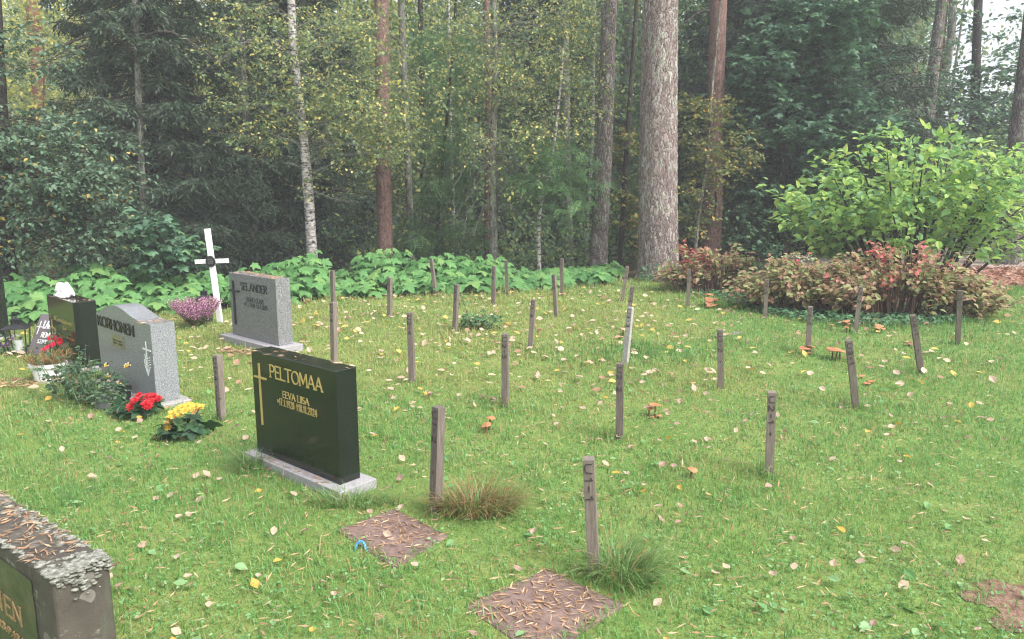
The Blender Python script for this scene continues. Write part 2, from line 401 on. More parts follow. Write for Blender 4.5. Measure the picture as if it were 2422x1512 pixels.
gx = np.concatenate([np.linspace(-60, -14, 12), np.linspace(-13, 13, 66), np.linspace(14, 60, 12)])
gy = np.concatenate([np.linspace(-12, 2, 8), np.linspace(2.5, 26, 60), np.linspace(28, 62, 12)])
sheet('ground', gx, gy, -.004, M['forestfloor'])
LB = [(-700, 775), (0, 775), (300, 748), (500, 738), (640, 724), (800, 704), (950, 695), (1200, 693), (1450, 676), (1520, 672), (1600, 684),
      (1700, 708), (1800, 738), (1900, 757), (2100, 770), (2285, 765), (2310, 700), (2422, 676), (3000, 668)]
LBW = A([gp(x, y)[:2] for x, y in LB])
LBW = np.concatenate([[[-12, LBW[0][1]]], LBW[1:-1], [[14, LBW[-2][1] + .1]]])
def inlawn(x, y):
    return (y > -3) & (y < np.interp(x, LBW[:, 0], LBW[:, 1]))
sheet('lawn', np.linspace(-12, 14, 150), np.linspace(-3, 13.5, 140), .001, M['lawnsoil'], keep=lambda x, y: inlawn(x, y - .05))
BP = gp(2535, 1450)
sheet('bare_earth', np.linspace(BP[0] - .5, BP[0] + .6, 40), np.linspace(BP[1] - .4, BP[1] + .4, 40), .005, M['needlebed'], keep=lambda x, y: ((x - BP[0]) ** 2 / .12 + (y - BP[1]) ** 2 / .06) < 1 + .4 * np.sin(x * 25) * np.sin(y * 31))
sheet('leaf_litter_bed', np.linspace(5.2, 15, 50), np.linspace(10.5, 15.5, 30), .004, M['litter'],
      keep=lambda x, y: (y > np.interp(x, LBW[:, 0], LBW[:, 1]) - .15) & (y < 14.6 + .4 * np.sin(x * 1.3)))
sheet('path', np.linspace(4.4, 30, 60), np.linspace(14.2, 24, 40), .008, M['sand'], keep=lambda x, y: (y > 14.7 + .3 * np.sin(x)) & (y < 20 + .12 * x))

# ------------------------------------------------------------------ writing: a pen-stroke alphabet
def arc(cx, cy, rx, ry, a0, a1, n=9):
    return [(cx + rx * math.cos(R(a0 + (a1 - a0) * i / (n - 1))), cy + ry * math.sin(R(a0 + (a1 - a0) * i / (n - 1)))) for i in range(n)]
GL = {
 'A': (.8, [[(0, 0), (.4, 1), (.8, 0)], [(.15, .36), (.65, .36)]]), 'D': (.72, [[(0, 0), (0, 1)], [(0, 1)] + arc(.3, .5, .42, .5, 90, -90) + [(0, 0)]]),
 'E': (.55, [[(.55, 1), (0, 1), (0, 0), (.55, 0)], [(0, .52), (.44, .52)]]), 'H': (.68, [[(0, 0), (0, 1)], [(.68, 0), (.68, 1)], [(0, .5), (.68, .5)]]),
 'I': (.1, [[(.05, 0), (.05, 1)]]), 'J': (.4, [[(.35, 1), (.35, .2)] + arc(.17, .2, .18, .2, 0, -150, 6)]), 'K': (.66, [[(0, 0), (0, 1)], [(.62, 1), (0, .42)], [(.2, .6), (.66, 0)]]),
 'L': (.55, [[(0, 1), (0, 0), (.55, 0)]]), 'M': (.95, [[(0, 0), (.08, 1), (.47, .2), (.87, 1), (.95, 0)]]), 'N': (.72, [[(0, 0), (0, 1), (.72, 0), (.72, 1)]]),
 'O': (.9, [arc(.45, .5, .45, .5, 90, 450, 21)]), 'P': (.6, [[(0, 0), (0, 1)], [(0, 1)] + arc(.3, .74, .28, .26, 90, -90) + [(0, .48)]]),
 'R': (.64, [[(0, 0), (0, 1)], [(0, 1)] + arc(.3, .74, .28, .26, 90, -90) + [(0, .48)], [(.28, .48), (.64, 0)]]),
 'S': (.55, [arc(.28, .75, .25, .25, 40, 270, 9) + arc(.28, .25, .27, .25, 90, -140, 9)]), 'T': (.72, [[(0, 1), (.72, 1)], [(.36, 1), (.36, 0)]]),
 'U': (.64, [[(0, 1), (0, .3)] + arc(.3, .3, .3, .3, 180, 360) + [(.6, 1)]]), 'V': (.76, [[(0, 1), (.38, 0), (.76, 1)]]),
 '1': (.3, [[(.02, .8), (.2, 1), (.2, 0)]]), '2': (.52, [arc(.25, .74, .25, .26, 160, -30, 9) + [(0, 0), (.52, 0)]]), '3': (.5, [arc(.2, .75, .27, .25, 140, -90, 9) + arc(.2, .25, .3, .26, 90, -140, 9)]),
 '4': (.56, [[(.4, 0), (.4, 1), (0, .3), (.56, .3)]]), '5': (.5, [[(.48, 1), (.08, 1), (.05, .56)] + arc(.22, .3, .27, .3, 110, -140, 9)]), '6': (.52, [[(.42, .98), (.15, .65)] + arc(.26, .28, .26, .28, 160, 520, 15)]),
 '7': (.5, [[(0, 1), (.5, 1), (.16, 0)]]), '8': (.5, [arc(.25, .76, .21, .24, 90, 450, 13), arc(.25, .26, .25, .26, 90, 450, 13)]), '9': (.52, [arc(.26, .72, .26, .28, -20, 340, 15) + [(.48, .5), (.2, 0)]]),
 '0': (.54, [arc(.27, .5, .27, .5, 90, 450, 17)]), '.': (.12, [[(.03, 0), (.03, .09)]]), '-': (.4, [[(.04, .48), (.36, .48)]]), '*': (.46, [[(.23, .28), (.23, .72)], [(.03, .38), (.43, .62)], [(.03, .62), (.43, .38)]]),
 '+': (.46, [[(.23, 0), (.23, 1)], [(.02, .68), (.44, .68)]]), ' ': (.35, []),
}
def strokes(text, w, h, sw, serif=False, gap=.16, jit=0):
    """quads of a line of text fitted into width w and cap height h, in the plane (x right, y up from the baseline)"""
    tot = sum(GL[c][0] for c in text) + gap * (len(text) - 1)
    kx = w / tot; Q = []; x = 0
    for c in text:
        cw, pl = GL[c]
        for p in pl:
            p = [((x + a + random.uniform(-jit, jit)) * kx, (b + random.uniform(-jit, jit)) * h) for a, b in p]
            for k, (a, b) in enumerate(zip(p[:-1], p[1:])):
                Q.append((a, b, sw))
            if serif:
                for e in (p[0], p[-1]):
                    if e[1] < .03 * h or e[1] > .97 * h:
                        Q.append(((e[0] - .11 * h, e[1]), (e[0] + .11 * h, e[1]), sw * .6))
        x += cw + gap
    return Q
def write(g, Q, o, r, u, n, t=.002, lift=.0012):
    """lay strokes on a face: o origin, r reading direction, u up direction, n outward"""
    o, r, u, n = (A(x, float) for x in (o, r, u, n))
    for (a, b, w) in Q:
        a = A(a); b = A(b); d = b - a; L = np.hypot(*d)
        if L < 1e-6:
            continue
        d = d / L; p = A([-d[1], d[0]]) * w / 2; e = d * w * .35
        c = [a - e - p, b + e - p, b + e + p, a - e + p]
        lift += .00002
        lo = [o + r * x + u * y + n * (lift - .003) for x, y in c]; hi = [o + r * x + u * y + n * (lift + t) for x, y in c]
        g.add(lo + hi, [A([[4, 5, 6, 7], [0, 1, 5, 4], [1, 2, 6, 5], [2, 3, 7, 6], [3, 0, 4, 7]])])
UP = A([0, 0, 1.])

def unit(v):
    v = A(v, float); return v / np.linalg.norm(v)

class Slab:
    """an upright stone from three foot corners seen in the photograph: far left, near, far right"""
    def __init__(s, L, N, Rr, top, z0, thick=None):
        l, n, r = gp(*L, z0), gp(*N, z0), gp(*Rr, z0)
        d = n - l; s.W = float(np.hypot(d[0], d[1])); s.u = unit([d[0], d[1], 0]); s.b = A([-s.u[1], s.u[0], 0])
        s.T = thick if thick else float(abs((r - n) @ s.b)); s.l, s.nn, s.z0 = l, n, z0
        s.H = float(at(top[0], top[1], n[1])[2] - z0); s.n = -s.b
    def p(s, u, d):                      # point on the front face: fraction across, fraction down
        return s.l + s.u * u * s.W + UP * (s.H * (1 - d))
    def box(s, g):
        return g.box(s.l, s.u * s.W, s.b * s.T, UP * s.H)
    def base(s, g, a, b, c, d, h):       # plate overhangs: left, right, front, back
        o = s.l - s.u * a - s.b * c; o = A([o[0], o[1], s.z0 - h])
        return g.box(o, s.u * (s.W + a + b), s.b * (s.T + c + d), UP * h)
    def text(s, g, t, u0, u1, d0, d1, sw, serif=False, th=.002, gap=.16):
        h = (d1 - d0) * s.H
        write(g, strokes(t, (u1 - u0) * s.W, h, sw, serif, gap), s.p(u0, d1), s.u, UP, s.n, th)
    def mid(s):
        m = s.l + s.u * s.W / 2 + s.b * s.T / 2
        return A([m[0], m[1], 0.])

# stone and lettering materials
M['blackstone'] = stonemat('polished_black_granite', [(.35, (.006, .009, .007)), (.6, (.016, .022, .017)), (.75, (.05, .06, .05))], 420, .12, .5)
M['greygranite'] = stonemat('grey_granite', [(.36, (.05, .053, .055)), (.5, (.15, .155, .16)), (.62, (.36, .36, .36))], 150, .45, .4)
M['palegranite'] = stonemat('pale_granite', [(.36, (.13, .138, .147)), (.5, (.22, .23, .243)), (.64, (.33, .34, .355))], 130, .32, .5)
M['plate'] = stonemat('pale_plinth_stone', [(.3, (.24, .23, .24)), (.6, (.37, .36, .37))], 120, .8, .3, blot=(9, .6, .75, (.2, .18, .16)), bump=.3)
M['concrete'] = stonemat('worn_concrete', [(.3, (.24, .235, .225)), (.6, (.38, .37, .355))], 160, .85, .2, blot=(14, .55, .7, (.17, .17, .15)), bump=.4)
M['redslate'] = stonemat('reddish_plaque_stone', [(.3, (.10, .085, .09)), (.6, (.17, .145, .15)), (.75, (.24, .2, .2))], 200, .25, .5)
M['gold'] = flat('gold_lettering', (.62, .47, .18), .35, .35, .1)
M['black'] = flat('black_metal', (.02, .02, .022), .45, 0, .3)
M['darkbronze'] = flat('dark_bronze', (.035, .032, .03), .35, .5, .3)
M['engrave'] = flat('dark_engraving', (.06, .06, .062), .8)
M['whitepaint'] = flat('white_paint', (.80, .80, .80), .5, 0, .06, 6)
M['whitelet'] = flat('white_lettering', (.75, .75, .75), .6, 0, .05)
M['brass'] = flat('dull_brass', (.27, .27, .14), .45, .3, .2)

# gravestone with gilded lettering on black granite
s = Slab((609, 1067), (805, 1148), (859, 1133), (802, 879), .055)
root = thing('gravestone', 'polished black granite gravestone with gold serif lettering on a pale plinth', 'gravestone', s.mid())
bevel(obj('headstone', s.box(G()), M['blackstone'], root), .003)
bevel(obj('plinth', s.base(G(), .05, .075, .06, .05, .12), M['plate'], root), .004)
g = G()
s.text(g, 'PELTOMAA', .24, .85, .097, .21, .0075, True)
s.text(g, 'EEVA LIISA', .385, .69, .312, .37, .0042, True)
s.text(g, '*17.1.1928 +18.11.2024', .31, .78, .390, .452, .0036, gap=.26)
obj('lettering', g, M['gold'], root)
g = G(); write(g, [((0, 0), (0, .585 * s.H), .011), ((-.066 * s.W, .455 * s.H), (.083 * s.W, .455 * s.H), .010)], s.p(.1, .70), s.u, UP, s.n, .006)
obj('cross', g, M['gold'], root)
PEL = s

# granite gravestone with black cross
s = Slab((550.7, 790.5), (659.8, 819), (695.5, 813.5), (655.4, 661), .07)
root = thing('gravestone', 'grey speckled granite gravestone with a thin black cross, beside the white cross', 'gravestone', s.mid())
bevel(obj('headstone', s.box(G()), M['greygranite'], root), .004)
bevel(obj('plinth', s.base(G(), .10, .085, .09, .06, .09), M['plate'], root), .006)
g = G()
s.text(g, 'SELANDER', .265, .82, .128, .24, .0095, th=.004, gap=.22)
obj('lettering', g, M['black'], root)
g = G(); s.text(g, 'RAIMO OLAVI', .375, .73, .343, .412, .0052, gap=.22); s.text(g, '*17.7.1946 +6.7.2025', .31, .81, .43, .492, .0046, gap=.24)
obj('inscription', g, M['engrave'], root)
g = G(); write(g, [((0, 0), (0, .68 * s.H), .022), ((-.09 * s.W, .53 * s.H), (.115 * s.W, .53 * s.H), .02)], s.p(.1, .81), s.u, UP, s.n, .014)
obj('cross', g, M['black'], root)
SEL = s

# pale gravestone with a curved top
s = Slab((243, 897), (371.4, 955), (425.7, 943), (358.6, 769), .03)
root = thing('gravestone', 'pale grey gravestone with a wave shaped top and large dark bronze letters', 'gravestone', s.mid())
def onface(px, py):
    r = ray(px, py); t = ((s.l - CAM) @ s.n) / (r @ s.n); q = CAM + r * t
    return float((q - s.l) @ s.u) / s.W, float(q[2] - s.z0)
ol = A([onface(*q) for q in ((232, 740), (240, 731), (250, 725), (262, 721.8), (276, 724), (290, 733), (305, 746), (318, 755), (330, 761), (344, 766), (358.6, 769))])
prof = [(t, float(np.interp(t, ol[:, 0], ol[:, 1]))) for t in np.linspace(0, 1, 40)]
zz = np.convolve(np.pad([z for t, z in prof], 2, 'edge'), np.ones(5) / 5, 'valid'); prof = [(t, z) for (t, _), z in zip(prof, zz)]
g = G(); V = []
for t, z in prof:
    for b in (0, 1):
        q = s.l + s.u * t * s.W + s.b * b * s.T
        V += [q, q + UP * z]
n = len(prof); Fq = []
for i in range(n - 1):
    a, c = 4 * i, 4 * i + 4
    Fq += [[a, c, c + 1, a + 1], [a + 2, a + 3, c + 3, c + 2], [a + 1, c + 1, c + 3, a + 3]]
Fq += [[0, 1, 3, 2], [4 * n - 4, 4 * n - 2, 4 * n - 1, 4 * n - 3]]
g.add(V, [A(Fq)])
obj('headstone', g, M['palegranite'], root)
bevel(obj('plinth', s.base(G(), .06, .07, .08, .06, .07), M['concrete'], root), .006)
g = G(); s.text(g, 'KORHONEN', .035, .71, .08, .21, .0125, th=.007, gap=.2); obj('lettering', g, M['darkbronze'], root)
g = G(); g.box(s.p(.29, .44) + s.n * .001, s.u * .22 * s.W, UP * .165 * s.H, s.n * .005); pl = obj('name_plate', g, M['brass'], root)
g = G()
s2 = lambda t, a, b, c, d: write(g, strokes(t, (b - a) * s.W, (d - c) * s.H, .0022), s.p(a, d) + s.n * .006, s.u, UP, s.n, .0008)
s2('HELMI AINO', .315, .485, .335, .358); s2('1926 - 2010', .315, .485, .375, .395)
obj('plate_lettering', g, M['engrave'], pl)
g = G()
Q = [((0, .12 * s.H), (0, .43 * s.H), .011), ((-.055 * s.W, .335 * s.H), (.07 * s.W, .335 * s.H), .012)]
for k, (x0, x1) in enumerate([(-.03, -.05), (-.012, -.028), (.006, .0), (.02, .028), (.03, .05)]):
    pts = [(x1 * s.W * .9, .20 * s.H - .012 * k), (x1 * s.W * .8, .11 * s.H), (0.012 * (x1 * 20) * .1, 0)]
    Q += [(pts[0], pts[1], .0045), (pts[1], pts[2], .0045)]
for yy in (.155, .185, .215, .245):
    Q += [((.004, (yy - .03) * s.H), (.05 * s.W, yy * s.H), .006)]
Q += [((-.03 * s.W, .27 * s.H), (-.01 * s.W, .12 * s.H), .006)]
write(g, Q, s.p(.9, .67), s.u, UP, s.n, .003); obj('cross', g, M['whitelet'], root)
KOR = s

# black gravestone carrying the figurine
s = Slab((126, 843), (188, 872), (240, 862.6), (179, 716), .04)
root = thing('gravestone', 'small glossy black gravestone with gold script, under the white figurine', 'gravestone', s.mid())
bevel(obj('headstone', s.box(G()), M['blackstone'], root), .003)
bevel(obj('plinth', s.base(G(), .05, .06, .06, .05, .06), M['plate'], root), .004)
def script(txt, u0, u1, d1, h, parent, sl=.25):
    c = bpy.data.curves.new('script', 'FONT'); c.body = txt; c.shear = sl; c.extrude = .0; c.size = 1; c.offset = .01
    o = bpy.data.objects.new('script', c); col.objects.link(o); bpy.context.view_layer.update()
    me = bpy.data.meshes.new_from_object(o.evaluated_get(bpy.context.evaluated_depsgraph_get()))
    V = A([v.co[:] for v in me.vertices]); fs = [list(p.vertices) for p in me.polygons]
    bpy.data.objects.remove(o)
    V[:, 0] -= V[:, 0].min(); k = (u1 - u0) * s.W / V[:, 0].max()
    W = s.p(u0, d1) + s.u * (V[:, :1] * k) + UP * (V[:, 1:2] * h) + s.n * .0015
    gg.add(W, [A([f]) for f in fs])
gg = G()
script('Sy', .03, .13, .36, .10 * s.H, root); script('Kovalainen', .22, .92, .375, .105 * s.H, root); script('Jani', .52, .68, .475, .08 * s.H, root)
script('*14.2.1977 +30.10.2011', .3, .94, .60, .05 * s.H, root, 0)
obj('lettering', gg, M['gold'], root)
g = G(); write(g, [((0, 0), (0, .42 * s.H), .008), ((-.06 * s.W, .29 * s.H), (.09 * s.W, .29 * s.H), .008)], s.p(.11, .80), s.u, UP, s.n, .004)
obj('cross', g, M['gold'], root)
KOV = s

# white sleeping figurine on top of it
c = s.l + s.u * s.W * .36 + s.b * s.T * .5 + UP * s.H
root = thing('figurine', 'white plaster figurine of a curled up winged sleeper on the black gravestone', 'figurine', c)
ux, ub = s.u, s.b
def P(x, y, z): return c + ux * x + ub * y + UP * z
RM = np.stack([ux, ub, UP], 1)
def Rt(a, b=0):
    ca, sa = math.cos(a), math.sin(a)
    return RM @ A([[ca, 0, sa], [0, 1, 0], [-sa, 0, ca]])
g = G()
g.ball(P(-.085, -.02, .06), (.045, .043, .046), 18, 12, RM)                # head
for k in range(26):                                                         # curls
    a = random.uniform(0, 6.28); b = random.uniform(.1, 1.5)
    g.ball(P(-.092 + .046 * math.cos(a) * math.sin(b) - .008, -.008 + .042 * math.sin(a) * math.sin(b), .063 + .045 * math.cos(b)), .014, 8, 6)
g.ball(P(-.07, -.06, .057), (.008, .009, .008), 8, 6); g.ball(P(-.085, -.056, .05), (.016, .012, .014), 8, 6)
g.ball(P(.0, .0, .045), (.075, .042, .042), 18, 12, Rt(.2))                 # trunk
g.ball(P(.07, .0, .035), (.05, .04, .036), 16, 10, RM)                      # hips
g.ball(P(.03, -.045, .02), (.06, .022, .02), 14, 8, Rt(.1)); g.ball(P(.085, -.035, .02), (.055, .024, .02), 14, 8, Rt(.1))
g.ball(P(-.045, -.055, .018), (.05, .02, .018), 14, 8, Rt(-.15)); g.ball(P(-.08, -.055, .012), (.03, .02, .014), 12, 8, RM)
g.ball(P(.125, -.03, .014), (.026, .016, .014), 10, 8, RM); g.ball(P(.11, -.05, .012), (.022, .014, .012), 10, 8, RM)
for k in range(5):                                                          # folded wing
    g.ball(P(-.005 + .026 * k, .02, .092 - .012 * k + .004), (.06, .016, .018), 14, 8, Rt(.42 + .05 * k))
for k in range(8):
    g.ball(P(-.1 + .03 * k, -.06 + .008 * math.sin(k * 2), .008), (.022, .02, .01), 8, 6, RM)
o = obj('body', g, flat('white_plaster', (.62, .61, .60), .7, 0, .08), root, smooth=True)
rm = o.modifiers.new('remesh', 'REMESH'); rm.mode = 'VOXEL'; rm.voxel_size = .004; rm.use_smooth_shade = True
sm = o.modifiers.new('smooth', 'SMOOTH'); sm.iterations = 2; sm.factor = .5

# leaning plaque
l0 = gp(60, 838, 0); root = thing('grave_plaque', 'small leaning reddish grey plaque with white lettering behind the larger lantern', 'grave plaque', l0)
w, h = .42, .44
u = unit([.95, -.32, 0]); up = unit(UP * .88 + A([.16, .45, 0])); nrm = np.cross(u, up); o0 = l0 + A([.0, 0, -.02])
g = G(); g.box(o0 - nrm * -.0, u * w, up * h, -nrm * .06); bevel(obj('slab', g, M['redslate'], root), .006)
g = G()
fp = lambda a, d: o0 + u * a * w + up * (1 - d) * h
for t, a, b, d0, d1, sw in (('LAAKKONEN', .22, .95, .17, .33, .011), ('REINO ERIK', .25, .85, .43, .54, .006), ('5.7.1939 -11.3.2017', .2, .88, .6, .68, .0045)):
    write(g, strokes(t, (b - a) * w, (d1 - d0) * h, sw, True), fp(a, d1), u, up, nrm)
obj('lettering', g, M['whitelet'], root)
g = G(); write(g, [((0, 0), (0, .3 * h), .007), ((-.06 * w, .17 * h), (.08 * w, .17 * h), .007)], fp(.1, .48), u, up, nrm); obj('cross', g, M['whitelet'], root)

# dark monument cut by the picture's edge
g = G(); b0 = gp(19, 806, 0) - A([.125, 0, 0]); u = unit([.9, -.42, 0]); b = A([-u[1], u[0], 0])
root = thing('gravestone', 'tall dark polished gravestone, only its edge showing beside the larger lantern', 'gravestone', b0 - u * .3)
g.box(b0 - u * .62, u * .6, b * .16, UP * .92); bevel(obj('headstone', g, M['blackstone'], root), .004)
g = G(); g.box(b0 - u * .70 - b * .07 - UP * .03, u * .74, b * .30, UP * .055); bevel(obj('plinth', g, M['concrete'], root), .004)

# lichened foreground stone
M['oldstone'] = None
def oldstone():
    m, nt, out = newmat('lichened_old_stone'); v = mapped(nt); st = mapped(nt, (1, 1, .18))
    c = ramp(nt, noisen(nt, v, 5, 6, .65), [(.3, (.05, .042, .034)), (.55, (.088, .074, .06)), (.75, (.12, .102, .083))])
    f = ramp(nt, noisen(nt, st, 22, 5, .7), [(.5, (0, 0, 0)), (.66, (.75, .75, .75))]); c = mixc(nt, f, c, (.085, .095, .065))
    vo = ND_(nt, 'ShaderNodeTexVoronoi', Scale=17.0); nt.links.new(v, vo.inputs['Vector'])
    sx = ND_(nt, 'ShaderNodeSeparateColor'); nt.links.new(vo.outputs['Color'], sx.inputs[0])
    rim = ramp(nt, vo.outputs['Distance'], [(0, (.6, .6, .6)), (.28, (.85, .85, .85)), (.34, (1, 1, 1)), (.40, (0, 0, 0))])
    on = ramp(nt, sx.outputs[0], [(.5, (0, 0, 0)), (.54, (1, 1, 1))])
    mm = ND_(nt, 'ShaderNodeMix', data_type='RGBA', blend_type='MULTIPLY'); mm.inputs[0].default_value = 1
    nt.links.new(rim, mm.inputs[6]); nt.links.new(on, mm.inputs[7])
    c = mixc(nt, mm.outputs[2], c, (.19, .172, .15))
    g2 = ramp(nt, noisen(nt, v, 12, 8, .75), [(.60, (0, 0, 0)), (.66, (1, 1, 1))]); c = mixc(nt, g2, c, (.24, .245, .185))
    p = ND_(nt, 'ShaderNodeBsdfPrincipled', Roughness=.85); nt.links.new(c, p.inputs['Base Color'])
    b = ND_(nt, 'ShaderNodeBump', Strength=.6, Distance=.006); nt.links.new(noisen(nt, v, 70, 7, .7), b.inputs['Height'])
    nt.links.new(b.outputs[0], p.inputs['Normal']); nt.links.new(p.outputs[0], out.inputs[0])
    return m
M['oldstone'] = oldstone()
M['oldfront'] = stonemat('weathered_dark_front', [(.3, (.022, .028, .02)), (.6, (.05, .056, .042)), (.8, (.10, .09, .075))], 18, .35, .5, blot=(7, .5, .62, (.10, .085, .07)), bump=.3)
M['lichen'] = stonemat('crusty_lichen', [(.3, (.09, .092, .072)), (.5, (.21, .215, .18)), (.7, (.36, .36, .32))], 60, .95, .1, bump=1.0)
M['oldgold'] = flat('worn_gilding', (.34, .23, .11), .6, .2, .4)
zt = .56
cn, cr, fl = gp(123, 1372, zt), gp(283, 1334, zt), gp(0, 1284, zt)
u = unit([cn[0] - fl[0], cn[1] - fl[1], 0]); b = A([-u[1], u[0], 0]); T = float((cr - cn) @ b); W = 1.0
o0 = cn - u * W; o0 = A([o0[0], o0[1], 0.])
root = thing('gravestone', 'old lichen crusted gravestone in front, its top littered with pine needles', 'gravestone', o0 + u * W / 2)
g = G(); g.box(o0 - UP * .05, u * W, b * T, UP * (zt + .05)); bevel(obj('headstone', g, M['oldstone'], root), .012, 3)
nn = -b
g = G(); g.box(o0 + UP * .06 + u * .08 + nn * .0015, u * (W - .22), nn * .002, UP * (zt - .11)); obj('polished_panel', g, M['oldfront'], root)
g = G()
for t, x, z, hh, sw, ww in (('N', .555, .33, .06, .007, .05), ('E', .64, .33, .06, .007, .04), ('N', .70, .33, .06, .007, .05), ('+ 13.9.1947', .52, .265, .022, .004, .26), ('* 2.4.1891', .52, .30, .022, .004, .0)):
    if ww:
        write(g, strokes(t, ww, hh, sw, True), o0 + u * x + UP * z + nn * .004, u, UP, nn, .001)
obj('lettering', g, M['oldgold'], root)
g = G(); r_ = np.random.default_rng(4)                                   # crusts of lichen along edges and on the corner
for k in range(560):
    if k < 330:
        x = W - abs(r_.normal(0, .05)); y = r_.uniform(0, T); rad = r_.uniform(.004, .009)
        z = zt + .002
        if r_.random() < .3:
            x = W + .002; z = zt - abs(r_.normal(0, .03)) * (1.2 if .3 * T < y < .8 * T else .5)
    else:
        x = r_.uniform(.1, W); y = T - abs(r_.normal(0, .03)) if r_.random() < .6 else abs(r_.normal(0, .012)); rad = r_.uniform(.004, .010); z = zt + .001
    g.ball(o0 + u * x + b * y + UP * z, (rad * r_.uniform(.8, 1.6), rad * r_.uniform(.8, 1.6), rad * .4), 7, 5)
obj('lichen_crust', g, M['lichen'], root, smooth=True)
OLD = (o0, u, b, W, T, zt)

# ------------------------------------------------------------------ white cross
bz = gp(522, 760); tz = at(492, 541, bz[1])
root = thing('grave_cross', 'leaning white wooden cross with a black oval name plate', 'grave cross', bz)
d = unit(tz - bz); L = np.linalg.norm(tz - bz); sd = unit(np.cross(d, A([0.12, 1, 0]))); fw = unit(np.cross(d, sd))
if fw[1] > 0: fw = -fw
if sd[0] < 0: sd = -sd
w = .066; g = G(); g.box(bz - d * .1 - sd * w / 2, sd * w, fw * .035, d * (L + .1)); bevel(obj('upright', g, M['whitepaint'], root), .003)
c = bz + d * L * .655; s1 = unit(sd + d * -.02)
g = G(); g.box(c - s1 * .205 - d * .026 + fw * .003, s1 * .415, fw * .036, d * .05); bevel(obj('crossbar', g, M['whitepaint'], root), .003)
g = G(); pc = c + sd * .0 + fw * .040
prof = [(0, .012), (.046, .012), (.055, .010), (.060, .012), (.064, .006), (.064, 0)]
V = []; n = 28
for r0, hz in prof:
    for k in range(n):
        a = 2 * math.pi * k / n
        V.append(pc + sd * r0 * math.cos(a) * .95 + d * r0 * math.sin(a) * 1.05 + fw * hz)
q = [[i * n + j, i * n + (j + 1) % n, (i + 1) * n + (j + 1) % n, (i + 1) * n + j] for i in range(len(prof) - 1) for j in range(n)]
g.add(V, [A(q)]); pl = obj('name_plate', g, M['black'], root, smooth=True)
g = G()
for k, t in enumerate(('MATTI', 'OLAVI', '1950-2025')):
    write(g, strokes(t, .06, .012, .002), pc - sd * .03 + d * (.014 - .02 * k) + fw * .0125, sd, d, fw, .0006)
obj('plate_lettering', g, flat('grey_lettering', (.16, .16, .16)), pl)

# ------------------------------------------------------------------ lanterns
def glassmat():
    m, nt, out = newmat('clear_glass')
    t = ND_(nt, 'ShaderNodeBsdfTransparent'); t.inputs[0].default_value = (.93, .95, .94, 1)
    gl = ND_(nt, 'ShaderNodeBsdfGlossy', Roughness=.03); mx = ND_(nt, 'ShaderNodeMixShader'); mx.inputs[0].default_value = .12
    nt.links.new(t.outputs[0], mx.inputs[1]); nt.links.new(gl.outputs[0], mx.inputs[2]); nt.links.new(mx.outputs[0], out.inputs[0])
    return m
M['glass'] = glassmat(); M['candle'] = flat('white_candle', (.78, .77, .76), .6, 0, .04)
def lantern(base, w, h, label, rot=.35, hook=True):
    root = thing('lantern', label, 'lantern', base)
    ca, sa = math.cos(rot), math.sin(rot); X = A([ca, sa, 0]); Y = A([-sa, ca, 0])
    p = lambda x, y, z: base + X * x + Y * y + UP * z
    wb, wt = w * .36, w * .44; hb = h * .6
    g = G(); g.box(p(-wb - .012, -wb - .012, 0), X * (2 * wb + .024), Y * (2 * wb + .024), UP * .014); obj('base', g, M['black'], root)
    g = G()
    for sx in (-1, 1):
        for sy in (-1, 1):
            g.tube([p(sx * wb, sy * wb, .014), p(sx * wt, sy * wt, hb)], .007, 4)
    obj('frame', g, M['black'], root)
    g = G(); rr = w * .56
    V = [p(sx * a, sy * a, z) for a, z in ((rr, hb), (rr, hb + .008), (w * .2, hb + h * .1)) for sx, sy in ((-1, -1), (1, -1), (1, 1), (-1, 1))]
    q = [[0, 3, 2, 1], [8, 9, 10, 11]] + [[4 * i + j, 4 * i + (j + 1) % 4, 4 * i + 4 + (j + 1) % 4, 4 * i + 4 + j] for i in range(2) for j in range(4)]
    g.add(V, [A(q)]); obj('roof', g, M['black'], root)
    g = G(); k = w * .17; z0 = hb + h * .1
    for i in range(4):
        for t in (-1, -.33, .33, 1):
            a = [(t * k, -k), (k, t * k), (t * k, k), (-k, t * k)][i]
            g.tube([p(a[0], a[1], z0), p(a[0], a[1], z0 + h * .09)], .006, 4)
    g.box(p(-k * .8, -k * .8, z0), X * k * 1.6, Y * k * 1.6, UP * h * .085)
    g.box(p(-k * 1.25, -k * 1.25, z0 + h * .09), X * k * 2.5, Y * k * 2.5, UP * .01)
    g.tube([p(0, 0, z0 + h * .09), p(0, 0, z0 + h * .13)], [k * .8, .006], 8); g.ball(p(0, 0, z0 + h * .15), .011, 8, 6)
    obj('chimney', g, M['black'], root)
    for i in range(4):
        cs = [(-1, -1), (1, -1), (1, 1), (-1, 1)]; a, b_ = cs[i], cs[(i + 1) % 4]
        g = G(); g.add([p(a[0] * wb, a[1] * wb, .016), p(b_[0] * wb, b_[1] * wb, .016), p(b_[0] * wt, b_[1] * wt, hb - .002), p(a[0] * wt, a[1] * wt, hb - .002)], [A([[0, 1, 2, 3]])])
        obj('pane', g, M['glass'], root)
    g = G(); g.lathe([(0, 0), (w * .2, 0), (w * .2, h * .26), (w * .17, h * .28), (0, h * .28)], p(0, 0, .016), 16); obj('candle', g, M['candle'], root, smooth=False)
    return root
lb = gp(47, 836); lantern(lb, .20, .42, 'larger black lantern with a white candle beside the leaning plaque')
hb = gp(472, 764); lantern(hb + A([0.02, .14, 0]), .165, .45, 'smaller black lantern rising behind the pink heather', .2)
